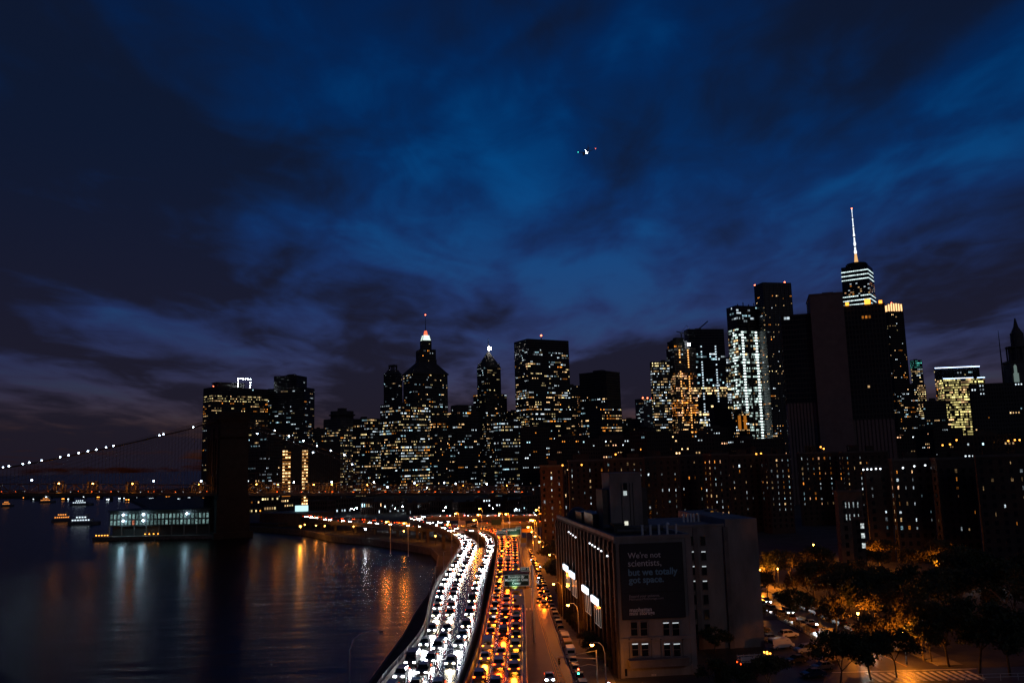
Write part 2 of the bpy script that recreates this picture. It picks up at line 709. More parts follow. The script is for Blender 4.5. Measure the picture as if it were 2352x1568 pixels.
ML_ = [(1115, 1257), (1115, 1242.7), (1100.6, 1229.8), (1083.5, 1224), (1046, 1218.5), (1000, 1214.5), (937, 1211), (815, 1202), (760, 1198), (690, 1188)]
MR_ = [(1136.4, 1257), (1133.5, 1242.7), (1122, 1230.2), (1103.5, 1222.6), (1060, 1216), (1002, 1211.5), (938, 1207.8), (818, 1199), (760, 1194.6), (690, 1185)]
mnr, ma, mb_ = ribbon('highway_oncoming', pts(ML_, DZ), pts(MR_, DZ), 90, ASPH, kind='structure')
OL = [(1058, 1615), (1073.5, 1568), (1100.6, 1488.6), (1117.8, 1411.4), (1132, 1342.8), (1140.7, 1280), (1143.5, 1251), (1138.5, 1234), (1118, 1222.3), (1077, 1214), (1037.7, 1211), (937, 1206.5), (841, 1197), (760, 1193.4), (690, 1184)]
OR = [(1212, 1615), (1208, 1568), (1207, 1488), (1205, 1406), (1200, 1342), (1195.5, 1290), (1193, 1257), (1188, 1236), (1170, 1223.5), (1105, 1213.2), (1050, 1208.6), (940, 1203), (842, 1193.6), (760, 1190), (690, 1181)]
owr, oa, ob = ribbon('highway_departing', pts(OL, DZ), pts(OR, DZ), 130, ASPH, kind='structure')
EL_ = [(1152, 1221, 9), (1120, 1214.5, 9.3), (1085, 1210.2, 10), (1072, 1207.5, 10.5), (1084, 1204.8, 11), (1120, 1202.4, 11.5), (1180, 1200.6, 12), (1250, 1199, 12)]
ER_ = [(1168, 1223, 9), (1140, 1216.5, 9.3), (1104, 1212.2, 10), (1095, 1209.6, 10.5), (1102, 1208, 11), (1126, 1206.2, 11.5), (1180, 1204.3, 12), (1250, 1202.5, 12)]
exr, ea, eb = ribbon('exit_ramp', zpts(EL_), zpts(ER_), 60, ASPH, kind='structure')

for o_, a_, b_2, sl, sr in ((hw, wa, wb, -1, 1), (rmp, ra, rb, -1, 1), (mnr, ma, mb_, -1, 1), (owr, oa, ob, -1, 1), (exr, ea, eb, -1, 1)):
    parapet('parapet', a_, 1.0, .35, CONC, o_, sl)
    parapet('parapet', b_2, 1.0, .3, CONC, o_, sr)
# lamp-grey pipe rail on the river parapet and on the street side
for o_, ln_, sd in ((hw, wa, -1), (owr, ob[:80], 1)):
    m = MB()
    L = line_len(ln_)
    s = 0
    top = []
    while s < L:
        p, t = along(ln_, s)
        q = p + Vector((t.y, -t.x, 0)) * .17 * sd
        m.tube([q + Vector((0, 0, .95)), q + Vector((0, 0, 1.75))], .045, 4)
        top.append(q + Vector((0, 0, 1.7)))
        s += 3
    m.tube(top, .05, 4)
    m.tube([q - Vector((0, 0, .35)) for q in top], .04, 4)
    m.build('pipe_rail', GALV, o_)
# columns under the decks
for o_, a_, b_2 in ((hw, wa, wb), (rmp, ra, rb), (mnr, ma, mb_), (owr, oa, ob), (exr, ea, eb)):
    c = mixline(a_, b_2, .5)
    L, s = line_len(c), 12
    cm = MB()
    cm.box(-.7, .7, -.7, .7, -8, 0)
    cm.box(-2.6, 2.6, -.8, .8, -1.0, -.002)
    me = cm.mesh('column', CONCD)
    while s < L:
        p, t = along(c, s)
        q = put('column', me, o_)
        q.location = p - Vector((0, 0, 1.6))
        q.rotation_euler = (0, 0, math.atan2(t.y, t.x) - math.pi / 2)
        s += 24
# lane paint
for f in (.40, .635):
    dashes('lane_marking', mixline(wa, wb, f), 3.0, 9.0, .16, PAINTW, hw, 4)
dashes('lane_marking', mixline(wa, wb, .06), 60, .01, .14, PAINTW, hw)
dashes('lane_marking', mixline(wa, wb, .95), 60, .01, .14, PAINTW, hw)
dashes('lane_marking', mixline(ra, rb, .5), 3.0, 9.0, .16, PAINTW, rmp)
dashes('lane_marking', mixline(oa, ob, .06), 60, .01, .16, PAINTY, owr)
dashes('lane_marking', mixline(oa, ob, .345), 1.0, 2.6, .2, PAINTW, owr, 6, 260)
dashes('lane_marking', mixline(oa, ob, .645), 3.2, 6.8, .2, PAINTW, owr, 2)
dashes('lane_marking', mixline(oa, ob, .935), 60, .01, .14, PAINTW, owr)
# expansion joints of the deck and the striped gore between the two white streams
for a_, b_2, o_ in ((wa, wb, hw), (oa, ob, owr)):
    m = MB()
    for k in range(3, 66, 8):
        p, q = a_[k].lerp(b_2[k], .05), a_[k].lerp(b_2[k], .96)
        t = (a_[k + 1] - a_[k]).normalized() * (.11 if o_ is hw else .07)
        z = Vector((0, 0, .008))
        m.quad(p - t + z, q - t + z, q + t + z, p + t + z)
    m.build('expansion_joint', CONC if o_ is hw else CONCD, o_, kind='stuff')
m = MB()
for k in range(34, 69):
    w = (k - 34) / 35
    f0, f1 = .80 - .27 * w * .9, .80 + .02 * w
    a, b = wa[k].lerp(wb[k], f0), wa[k].lerp(wb[k], f1)
    t = (wa[k + 1] - wa[k]).normalized()
    z = Vector((0, 0, .0075))
    m.quad(a + z, b - t * .8 + z, b - t * .5 + z, a + t * .3 + z)
m.build('gore_stripe', PAINTW, hw, kind='stuff')
m = MB()
for k in range(69):
    m.quad(wb[k] + Vector((.3, 0, -.2)), oa[min(int(k * .98), 129)] + Vector((-.3, 0, -.2)), oa[min(int(k * .98) + 1, 129)] + Vector((-.3, 0, -.2)), wb[k + 1] + Vector((.3, 0, -.2))) if False else None

# ------------------------------------------------------------------ the street under the warehouse
SX = lambda Y: 12.4 - .023 * (Y - 166)           # kerb on the warehouse side


def strip(name, x0, x1, y0, y1, z, material, n=24, kind='structure', parent=None):
    m = MB()
    for k in range(n):
        a, b = y0 + (y1 - y0) * k / n, y0 + (y1 - y0) * (k + 1) / n
        m.quad((x0(a), a, z), (x1(a), a, z), (x1(b), b, z), (x0(b), b, z))
    return m.build(name, material, parent, kind=kind)


street = strip('street', lambda y: SX(y) - 11.5, SX, 120, 520, 3.02, ASPH2)
m = MB()
for k in range(40):
    a, b = 120 + k * 10, 130 + k * 10
    m.quad((SX(a), a, 3.02), (SX(a), a, 3.15), (SX(b), b, 3.15), (SX(b), b, 3.02))
    m.quad((SX(a), a, 3.15), (SX(a) + 5.5, a, 3.15), (SX(b) + 5.5, b, 3.15), (SX(b), b, 3.15))
m.build('pavement', WALKM, kind='structure')
ln_ = [Vector((SX(y) - 2.3, y, 3.02)) for y in range(130, 500, 10)]
dashes('lane_marking', ln_, 60, .01, .14, PAINTW, street)
for off in (5.0, 5.35):
    dashes('lane_marking', [Vector((SX(y) - off - .002 * (y - 160), y, 3.02)) for y in range(150, 420, 10)], 60, .01, .12, PAINTY, street)
# ladder hatching where the turning lane tapers off
m = MB()
for k in range(16):
    y = 150 + k * 2.6
    w = 1.9 * (1 - k / 16)
    x = SX(y) - 5.0
    m.quad((x, y, 3.03), (x + w, y - .3, 3.03), (x + w, y - .06, 3.03), (x, y + .24, 3.03))
    w2 = 1.9 * (1 - (k + 1) / 16)
    m.quad((x + w, y - .3, 3.031), (x + w + .14, y - .3, 3.031), (x + w2 + .14, y + 2.3, 3.031), (x + w2, y + 2.3, 3.031))
m.build('hatched_taper', PAINTY, street, kind='stuff')
m = MB()
for k in range(8):
    x = SX(247) - 8.6 + k * 1.05
    m.quad((x, 246, 3.03), (x + .45, 246, 3.03), (x + .45, 249.5, 3.03), (x, 249.5, 3.03))
m.build('crosswalk', PAINTW, street, kind='stuff')

# the avenue beyond the warehouse and the cross street in the corner
AX = lambda Y: 75.5 - .05 * (Y - 180)            # its centre line
avenue = strip('avenue', lambda y: AX(y) - 6, lambda y: AX(y) + 6, 170, 420, 3.02, ASPH2)
cross = MB()
cross.quad((60, 138, 3.026), (190, 138, 3.026), (190, 170, 3.026), (60, 170, 3.026))
cross = cross.build('cross_street', ASPH2, kind='structure')
m = MB()
for k in range(15):
    x = 66 + k * 1.35
    m.quad((x, 161.5, 3.034), (x + .7, 161.5, 3.034), (x + .7, 168, 3.034), (x, 168, 3.034))
for k in range(9):
    y = 146 + k * 1.35
    m.quad((96, y, 3.034), (101, y, 3.034), (101, y + .65, 3.034), (96, y + .65, 3.034))
m.quad((60, 169.0, 3.036), (88, 169.0, 3.036), (88, 169.35, 3.036), (60, 169.35, 3.036))
m.build('crosswalk', PAINTW, cross, kind='stuff')
dashes('lane_marking', [Vector((AX(y), y, 3.02)) for y in range(172, 400, 8)], 60, .01, .14, PAINTY, avenue)
m = MB()
for k in range(50):
    a, b = 172 + k * 5, 177 + k * 5
    m.quad((AX(a) + 6, a, 3.02), (AX(b) + 6, b, 3.02), (AX(b) + 6, b, 3.16), (AX(a) + 6, a, 3.16))
    m.quad((AX(a) + 6, a, 3.16), (AX(b) + 6, b, 3.16), (AX(b) + 11, b, 3.16), (AX(a) + 11, a, 3.16))
m.build('park_pavement', WALKM, kind='structure')
lot = MB()
lot.quad((38, 150, 3.012), (AX(170) - 7.4, 150, 3.012), (AX(222) - 7.4, 222, 3.012), (42, 222, 3.012))
lot.build('parking_lot', ASPH2, kind='structure')

# ------------------------------------------------------------------ suspension bridge
BA, BB_ = Vector((-310.6, 511, 0)), Vector((19.8, 704, 0))
BD = (BB_ - BA).normalized()
BN = Vector((BD.y, -BD.x, 0))                  # towards the camera
DECKZ = lambda t: 34.0 - 15.7 * t / (BB_ - BA).length


def BP(u, v, off=0.0):
    k, kz = ray(u, v)
    O = BA + BN * off
    t = (k * O.y - O.x) / (BD.x - k * BD.y)
    q = O + BD * t
    return Vector((q.x, q.y, CAM_H + kz * q.y)), t


bridge = root('suspension_bridge', BA, math.atan2(BD.y, BD.x), 'dark stone and steel suspension bridge crossing the river on the left', 'bridge')


def bl(w):
    """world point to the bridge's own frame"""
    d = Vector(w) - BA
    return Vector((d.dot(BD), d.dot(-BN), d.z))


TT = BP(523, 1000)[1]
m = MB()
for s in (-1, 1):
    pass
# tower: solid base, three buttressed shafts, pointed arches, cornice
x0, x1 = TT - 9, TT + 9
m.box(x0 - 3.5, x1 + 3.5, -25, 25, -6, 4)
m.box(x0 - 1.6, x1 + 1.6, -23, 23, 4, 25)
m.box(x0 - .8, x1 + .8, -22, 22, 25, 28)
for y0, y1 in ((-21, -13), (-3.6, 3.6), (13, 21)):
    m.box(x0, x1, y0, y1, 28, 64)
    m.box(x0 - 1.0, x1 + 1.0, (y0 + y1) / 2 - 2, (y0 + y1) / 2 + 2, 28.01, 72)
for yc in (-8.3, 8.3):                             # gothic heads
    n = 10
    for k in range(n):
        a, b = k / n, (k + 1) / n
        ha, hb = 52 + 14 * math.sqrt(1 - (1 - a) ** 2) if a < 1 else 66, 52 + 14 * math.sqrt(max(0, 1 - (1 - b) ** 2))
        for sg in (-1, 1):
            ya, yb = yc + sg * 4.7 * (1 - a), yc + sg * 4.7 * (1 - b)
            lo, hi = min(ya, yb), max(ya, yb)
            m.box(x0 + .02, x1 - .02, lo, hi, (ha + hb) / 2, 66.5)
m.box(x0 + .03, x1 - .03, -20.9, 20.9, 66, 76)
m.box(x0 - .6, x1 + .6, -21.6, 21.6, 75.99, 77.2)
m.box(x0 - 1.4, x1 + 1.4, -22.4, 22.4, 77.2, 79.4)
m.box(x0 - .4, x1 + .4, -21.4, 21.4, 79.4, 82)
twr = m.build('tower', GRANITE, bridge)
# stone courses, proud of the shafts
for k in range(9):
    z = 30 + k * 5.1
    for y0, y1 in ((-21.25, -12.75), (12.75, 21.25)):
        m = MB()
        m.box(x0 - .25, x1 + .25, y0, y1, z, z + .5)
        m.build('string_course', GRANITE, twr)
# deck and trusses
t0, t1 = -260, 470
m = MB()
n = 60
for k in range(n):
    a, b = t0 + (t1 - t0) * k / n, t0 + (t1 - t0) * (k + 1) / n
    za, zb = DECKZ(a), DECKZ(b)
    m.quad((a, -13, za), (b, -13, zb), (b, 13, zb), (a, 13, za))
    m.quad((a, -13, za - 1.8), (a, 13, za - 1.8), (b, 13, zb - 1.8), (b, -13, zb - 1.8))
    m.quad((a, -13, za - 1.8), (b, -13, zb - 1.8), (b, -13, zb), (a, -13, za))
    m.quad((a, 13, za), (b, 13, zb), (b, 13, zb - 1.8), (a, 13, za - 1.8))
m.build('deck', STEELD, bridge)
for yy, nm in ((-13.2, 'near'), (-4, 'mid'), (4, 'mid'), (13.2, 'far')):
    m = MB()
    prev = None
    for k in range(147):
        t = t0 + k * 5
        if t > t1:
            break
        z = DECKZ(t)
        m.box(t - .12, t + .12, yy - .12, yy + .12, z - .3, z + 5.2)
        if prev:
            m.tube([(prev[0], yy, prev[1] + (5.1 if k % 2 else .4)), (t, yy, z + (.4 if k % 2 else 5.1))], .1, 4)
            m.tube([(prev[0], yy, prev[1] + 5.2), (t, yy, z + 5.2)], .2, 4)
            m.tube([(prev[0], yy, prev[1] + .35), (t, yy, z + .35)], .16, 4)
            m.tube([(prev[0], yy, prev[1] + 1.4), (t, yy, z + 1.4)], .07, 4)
        prev = (t, z)
    m.build('truss', STEEL, bridge)
# walkway portals over the deck that the lamps catch
LAMPU = [134.6, 212.7, 303.7, 456, 589, 638, 720, 762, 843, 957, 1063.5, 1164.6]
for u in LAMPU:
    t = BP(u, 1120, 0)[1]
    z = DECKZ(t)
    m = MB()
    for dt in (-2.4, 2.4):
        for yy in (-12.4, -4.4, 4.4, 12.4):
            m.box(t + dt - .2, t + dt + .2, yy - .2, yy + .2, z + .02, z + 6.6)
        m.box(t + dt - .2, t + dt + .2, -12.6, 12.6, z + 6.6, z + 7.1)
        for yy in (-12.4, 4.4):
            m.tube([(t + dt, yy, z + .5), (t + dt, yy + 8, z + 6.5)], .12, 4)
            m.tube([(t + dt, yy + 8, z + .5), (t + dt, yy, z + 6.5)], .12, 4)
    for yy in (-12.4, -4.4, 4.4, 12.4):
        m.box(t - 2.4, t + 2.4, yy - .15, yy + .15, z + 6.62, z + 7.0)
        m.tube([(t - 2.4, yy, z + 1), (t + 2.4, yy, z + 6.6)], .12, 4)
        m.tube([(t + 2.4, yy, z + 1), (t - 2.4, yy, z + 6.6)], .12, 4)
    m.build('portal_frame', STEEL, bridge)
# cables
LCAB = [(-60, 1086), (7, 1074.5), (52.5, 1067), (96, 1059), (138, 1051), (180.7, 1042), (221, 1034), (261, 1025.5), (310, 1014.5), (366.5, 1001), (444, 982.5), (512, 960)]
RCAB = [(545, 960), (590, 975), (631, 990), (664, 1003), (697, 1014.5), (728, 1025.5), (760, 1036), (791, 1048), (830, 1072), (870, 1113)]
cab = {}
for off in (12.2, -12.2):
    for nm, lst in (('l', LCAB), ('r', RCAB)):
        line = smooth_line([bl(BP(u, v, 12.2)[0]) for u, v in lst], 70)
        for p in line:
            p.y = -off
        cab[(off, nm)] = line
        m = MB()
        m.tube(line, .38, 6)
        m.build('main_cable', STEELD, bridge)
    m = MB()
    for nm in 'lr':
        for p in cab[(off, nm)]:
            zd = DECKZ(p.x) + 5
            if p.z > zd + .5:
                m.tube([p, (p.x, p.y, zd)], .055, 3, cap=False)
    for k in range(1, 16):
        for sg in (-1, 1):
            tx = TT + sg * (10 + k * 9)
            m.tube([(TT + sg * 9, -off, 79), (tx, -off, DECKZ(tx) + 5)], .05, 3, cap=False)
    m.build('suspender', STEELD, bridge, kind='stuff')

# ================================================================== buildings
WARM, YEL, COOL, TEAL, ORA, PINK = (1, .62, .28), (1, .78, .36), (.75, .9, 1), (.5, .85, 1), (1, .32, .04), (1, .5, .26)
OFFICE = [WARM] * 4 + [YEL] * 3 + [COOL] * 4 + [ORA] + [TEAL]
COLD = [COOL] * 5 + [TEAL] * 2 + [WARM]
HOME = [WARM] * 4 + [ORA] * 3 + [COOL] * 3 + [PINK]
GOLD = [YEL] * 6 + [WARM] * 2
FIRE = [ORA] * 3 + [PINK] * 2 + [WARM] * 2


def place(u0, uc, u1, vt, Y, depth=None, aeff=None):
    """a rectangular footprint whose near corner is seen at uc and whose faces end at u0 and u1"""
    C = P(uc, vt, Y)
    k = C.x / C.y
    p = (uc - u0) / max(u1 - u0, 1e-6)
    ae = aeff if aeff is not None else (4 if p < .01 else 86 if p > .99 else 15 + 60 * p)
    a = R(ae) - math.atan(k)
    k1, k0 = ray(u1, vt)[0], ray(u0, vt)[0]
    W = (k1 * C.y - C.x) / (math.cos(a) - k1 * math.sin(a))
    L = (C.x - k0 * C.y) / (math.sin(a) + k0 * math.cos(a))
    if p < .01:
        L = depth or W
    if p > .99:
        W = depth or L
    return C, a, W, L


def facade(rt, W, L, z0, z1, floor, bay, style, lit, pal, gain, wallm, glassm, zones=None, x0=0.0, y0=0.0, shrink=None, nolight=()):
    """core of glass, bands and piers standing proud of it, lit rooms as panes between them"""
    bay *= .78
    lit = min(1, lit * 1.35)
    band = {'ribbon': .46, 'punch': .5, 'fin': .3, 'glass': .22, 'blank': 1}[style] * floor
    pierw = {'ribbon': .4, 'punch': .54, 'fin': .38, 'glass': .1, 'blank': 1}[style] * bay
    proud = {'ribbon': .25, 'punch': .3, 'fin': .6, 'glass': .12, 'blank': .1}[style]
    core = MB()
    core.box(x0, x0 + W, y0, y0 + L, z0, z1)
    if style == 'blank':
        core.build('wall', wallm, rt)
        return
    core.build('glazing', glassm, rt)
    fr = MB()
    nf = max(1, int((z1 - z0) / floor))
    fh = (z1 - z0) / nf
    for k in range(nf):
        z = z0 + k * fh
        fr.box(x0 - proud * .8, x0 + W + proud * .8, y0 - proud * .8, y0 + L + proud * .8, z - .002 * (k % 2), z + band)
    fr.box(x0 - proud * 1.3, x0 + W + proud * 1.3, y0 - proud * 1.3, y0 + L + proud * 1.3, z1 - .4, z1 + 1.1)
    nw, nl = max(1, int(W / bay)), max(1, int(L / bay))
    bw, bl_ = W / nw, L / nl
    for k in range(nw + 1):
        x = x0 + k * bw
        fr.box(x - pierw / 2, x + pierw / 2, y0 - proud, y0 + .3, z0, z1 - .41)
        fr.box(x - pierw / 2, x + pierw / 2, y0 + L - .3, y0 + L + proud, z0, z1 - .41)
    for k in range(nl + 1):
        y = y0 + k * bl_
        fr.box(x0 - proud, x0 + .3, y - pierw / 2, y + pierw / 2, z0, z1 - .411)
        fr.box(x0 + W - .3, x0 + W + proud, y - pierw / 2, y + pierw / 2, z0, z1 - .411)
    fr.build('cladding', wallm, rt)
    wn_ = MB()
    for face, n, b in (('r', nw, bw), ('l', nl, bl_)):
        if face in nolight:
            continue
        for k in range(nf):
            fz = (k + .5) / nf
            L_, pl, gn = lit, pal, gain
            for za, zb, a, c, d in zones or ():
                if za <= fz < zb:
                    L_, pl, gn = a, c, d
            pf = L_ * random.choice((.15, .4, .8, 1, 1.2, 1.5, 2.0)) if L_ < .85 else L_
            i = 0
            zb0 = z0 + k * fh + band + (fh - band) * .12
            zb1 = zb0 + (fh - band) * random.choice((.55, .6, .75)) * (1.2 if style == 'glass' else 1)
            while i < n:
                run = random.randint(1, 3 if style == 'punch' else 5)
                if random.random() < pf:
                    c = random.choice(pl)
                    g = gn * random.choice((.18, .35, .7, .9, 1.5))
                    zt = zb1
                    for q in range(i, min(n, i + run)):
                        if random.random() < .28:
                            continue
                        gg = g * random.uniform(.35, 1.5)
                        cc = (c[0] * gg, c[1] * gg, c[2] * gg)
                        e0, e1 = q * b + pierw / 2 + .05, (q + 1) * b - pierw / 2 - .05
                        if face == 'r':
                            wn_.quad((x0 + e0, y0 - .07, zb0), (x0 + e1, y0 - .07, zb0), (x0 + e1, y0 - .07, zt), (x0 + e0, y0 - .07, zt), 0, cc)
                        else:
                            wn_.quad((x0 - .07, y0 + e1, zb0), (x0 - .07, y0 + e0, zb0), (x0 - .07, y0 + e0, zt), (x0 - .07, y0 + e1, zt), 0, cc)
                i += run
    if wn_.f:
        wn_.build('lit_window', WIN, rt, kind='stuff')


def roof_plant(rt, W, L, z, n=2, h=4.0, m=None, x0=0, y0=0):
    for k in range(n):
        w, l = W * random.uniform(.15, .35), L * random.uniform(.2, .4)
        x, y = x0 + random.uniform(.1, .9) * (W - w), y0 + random.uniform(.15, .85) * (L - l)
        q = MB()
        hh = h * random.uniform(.5, 1.1)
        q.box(x, x + w, y, y + l, z + 1.102 if False else z + .2, z + hh)
        q.box(x - .15, x + w + .15, y - .15, y + l + .15, z + hh, z + hh + .25)
        q.build('roof_plant', m or STONE, rt)


def tower(name, label, u0, uc, u1, vt, Y, style='ribbon', lit=.3, pal=OFFICE, gain=1.0, floor=3.9, bay=3.0, wallm=None, glassm=None,
          zones=None, depth=None, plant=2, aeff=None, z0=2.0, cat='office tower', group=None, nolight=()):
    C, a, W, L = place(u0, uc, u1, vt, Y, depth, aeff)
    rt = root(name, (C.x, C.y, z0), a, label, cat, group)
    H = C.z - z0
    facade(rt, W, L, 0, H, floor, bay, style, lit, pal, gain, wallm or BRONZE, glassm or GLASS, zones, nolight=nolight)
    if plant:
        roof_plant(rt, W, L, H, plant)
    return rt, W, L, H, C, a


def mast(rt, x, y, z0, z1, r=.5, m=None, name='mast'):
    q = MB()
    q.tube([(x, y, z0), (x, y, (z0 + z1) / 2), (x, y, z1)], [r, r * .6, r * .2], 6)
    return q.build(name, m or STEELD, rt)


def beacon(rt, x, y, z, r=.9, m=None):
    q = MB()
    q.ball((x, y, z), r, 8, 5)
    return q.build('beacon', m or REDL, rt)


def topz(v, u, C):
    """height of a sight line at a building's distance, above its base at z 2"""
    return P(u, v, C.y).z - 2.0


# --- left group
rt, W, L, H, C, a = tower('broad_office_block', 'broad dark office block with a lit top row, behind the bridge tower', 468, 487, 616, 890, 1450, 'ribbon', .10, OFFICE, 1.3, 4.2, 3.2,
                          zones=[(.93, .98, 0, OFFICE, 1), (.86, .93, .85, GOLD, 1.5), (.60, .86, .35, [WARM, YEL, ORA], 1.4)], plant=0)
q = MB()
q.box(W * .12, W * .6, L * .2, L * .8, H + .5, topz(876, 520, C))
q.box(W * .1, W * .62, L * .18, L * .82, topz(876, 520, C), topz(876, 520, C) + 1)
q.build('roof_plant', STONE, rt)
q = MB()
q2 = MB()
zt = topz(865, 560, C)
xa, xb = W * .46, W * .68
for x in (xa, xb):
    q.box(x - .5, x + .5, 3, 4, H + .5, zt)
q.box(xa - .5, xb + .5, 2.9, 4.1, zt, zt + 1)
q.build('roof_frame', STEEL, rt)
for k in range(6):
    q2.ball((xa + (xb - xa) * k / 5, 2, zt + .6), .7, 6, 4)
    q2.ball((xa if k % 2 else xb, 2, H + 3 + k * 2.3), .7, 6, 4)
q2.build('frame_lamp', WHITEL, rt, kind='stuff')
beacon(rt, 4, 4, H + 3)
rt, W, L, H, C, a = tower('stepped_office_tower', 'dark stepped office tower right of the broad block behind the bridge', 616, 699, 722, 890, 1520, 'ribbon', .11, COLD + OFFICE, 1.2, 4.0, 3.0, plant=0)
x1_, z1_ = W, topz(862, 670, C)
facade(rt, W + 0, L * .62, H + .5, z1_, 4.0, 3.0, 'ribbon', .02, COLD, .8, BRONZE, GLASS, x0=-0 + .6, y0=L * .22)
roof_plant(rt, W, L * .5, z1_, 2, 6, y0=L * .25)
tower('mid_office_block', 'dim glass block with scattered white windows right of the bridge tower', 571, 612, 650, 1006, 1050, 'ribbon', .16, COLD, 1.3, 3.8, 2.6)
# slab with two glowing stair columns
rt, W, L, H, C, a = tower('stair_lit_block', 'dark block with two orange glowing stair columns behind the bridge deck', 647, 647.5, 709, 1028, 900, 'blank', 0, wallm=BRICK, plant=1, cat='building')
for fa, fb in ((.02, .33), (.75, .98)):
    q = MB()
    zlo = 0
    n = 18
    for k in range(n):
        z = 2 + (H - 4) * k / n
        q.quad((W * fa, -.6, z), (W * fb, -.6, z), (W * fb, -.6, z + .6), (W * fa, -.6, z + .6), 0, (.5, .16, .02))
        nb = 3
        for j in range(nb):
            x = W * fa + (W * (fb - fa)) * (j + .15) / nb
            g = random.choice((.0, .8, 2, 3.5))
            q.quad((x, -.62, z + .9), (x + W * (fb - fa) / nb * .7, -.62, z + .9), (x + W * (fb - fa) / nb * .7, -.62, z + 2.2), (x, -.62, z + 2.2), 0, (1 * g, .62 * g, .27 * g))
    q.build('lit_window', WIN, rt, kind='stuff')
    q = MB()
    q.box(W * fa - .4, W * fb + .4, -.55, .2, 0, H - 1)
    for k in range(n + 1):
        z = 2 + (H - 4) * k / n
        q.box(W * fa - .5, W * fb + .5, -.9, -.5, z - .35, z - .05)
    q.build('stair_bay', BRICK2, rt)
tower('blank_brick_block', 'windowless dark brick block between stair columns and round tower', 707, 707.5, 782, 1020, 960, 'blank', 0, wallm=BRICK, cat='building')
rt, W, L, H, C, a = tower('crowned_office_tower', 'pale office tower with a round crown and yellow windows', 744, 782, 827, 962, 1280, 'punch', .32, GOLD + OFFICE, 1.4, 3.8, 3.2, wallm=STONE2, plant=0,
                          zones=[(.88, 1, 0, GOLD, 1)])
q = MB()
cxm, cym = W * .5, L * .5
rr = min(W, L) * .5
z1_ = topz(942, 785, C)
q.prism([(cxm + rr * .95 * math.cos(k * math.pi / 8), cym + rr * .95 * math.sin(k * math.pi / 8)) for k in range(16)], H, z1_)
q.prism([(cxm + rr * 1.1 * math.cos(k * math.pi / 8), cym + rr * 1.1 * math.sin(k * math.pi / 8)) for k in range(16)], (H + z1_) / 2, (H + z1_) / 2 + 1.5)
q.box(cxm - 5, cxm + 5, cym - 5, cym + 5, z1_, z1_ + 5)
q.build('crown', STONE, rt)
tower('banded_office_block', 'dark office block with orange bands on one face, left of the wide tower', 812, 851, 874, 962, 1120, 'ribbon', .3, OFFICE, 1.3, 3.7, 2.6)
tower('wide_office_tower', 'wide dark office tower full of small warm windows below the spires', 874, 920, 988, 927, 1160, 'ribbon', .42, OFFICE, 1.5, 3.8, 2.6, plant=3)
rt, W, L, H, C, a = tower('lantern_tower', 'slim dark tower with an open lantern on its roof', 882, 908, 923, 858, 1480, 'punch', .13, COLD, 1.4, 3.9, 3.0, plant=0)
q = MB()
q.frustum((0, W, 0, L), (W * .2, W * .8, L * .2, L * .8), H, topz(848, 900, C))
zl = topz(848, 900, C)
for x in (.28, .68):
    for y in (.28, .68):
        q.box(W * x, W * x + 2, L * y, L * y + 2, zl - .5, topz(837, 900, C))
q.box(W * .25, W * .75, L * .25, L * .75, topz(840, 900, C), topz(836, 900, C))
q.build('lantern', STONE, rt)
# hip-roofed tower with, behind it, the slender spire
rt, W, L, H, C, a = tower('hip_roofed_tower', 'broad tower with sloping hip roof just below the lit spire', 927, 948, 1027, 858, 1330, 'punch', .2, OFFICE, 1.5, 3.9, 2.8, wallm=BRONZE, plant=0)
q = MB()
q.box(-2, W + 2, -2, L + 2, H, H + 2)
q.frustum((-1.5, W + 1.5, -1.5, L + 1.5), (W * .3, W * .72, L * .3, L * .72), H + 2, topz(826, 978, C))
q.build('hip_roof', STONE, rt)
C0 = P(978, 802, 1400)
pin = root('spire_tower', (C0.x, C0.y, 2), R(20), 'slender stepped tower with glowing white lantern, red cap and long mast', 'skyscraper')
mpx = 1400 / FPX
tiers = [(33 * mpx, 852, 40), (24.5 * mpx, 829, 26), (23 * mpx, 806, 12), (13 * mpx, 784, 10)]
prev = 0
for hw_, vt_, _ in tiers:
    zt_ = P(978, vt_, 1400).z - 2
    w = hw_ * 2 * .8
    facade(pin, w, w, prev, zt_, 3.9, 2.6, 'punch', .3 if prev < 180 else .12, OFFICE, 1.6, BRONZE, GLASS, x0=-w / 2, y0=-w / 2)
    prev = zt_ + .3
z7 = lambda v: P(978, v, 1400).z - 2
q = MB()
q.frustum((-7.4, 7.4, -7.4, 7.4), (-5.2, 5.2, -5.2, 5.2), prev, z7(771))
q.build('lantern', mat('lantern_glass', (.8, .9, .85), .3, emit=(.8, 1, .9), strength=1.6, var=.6, scale=.5), pin)
q = MB()
for k in range(4):
    w = R(90 * k + 45)
    q.tube([(7.6 * 1.41 * math.cos(w), 7.6 * 1.41 * math.sin(w), prev), (5.3 * 1.41 * math.cos(w), 5.3 * 1.41 * math.sin(w), z7(771))], .5, 4)
for k in range(1, 4):
    f = k / 4
    ww = 7.5 * (1 - f) + 5.3 * f
    zq = prev + (z7(771) - prev) * f
    q.box(-ww - .1, ww + .1, -ww - .1, ww + .1, zq - .3, zq + .3)
q.build('lantern_rib', STEELD, pin)
q = MB()
q.frustum((-3, 3, -3, 3), (-1.8, 1.8, -1.8, 1.8), z7(771), z7(760))
q.build('red_cap', mat('red_cap_glow', (.8, .2, .1), .3, emit=(1, .17, .07), strength=1.3), pin)
mast(pin, 0, 0, z7(760), z7(723), .7)
beacon(pin, 0, 0, z7(723), 1.0)
tower('scaffolded_block', 'mid rise block with an orange lit setback floor below the spire tower', 987, 1004, 1029, 965, 1090, 'punch', .2, HOME + OFFICE, 1.5, 3.6, 2.8, wallm=STONE,
      zones=[(.88, .97, .9, [ORA, WARM, YEL], 2.0)], cat='building')
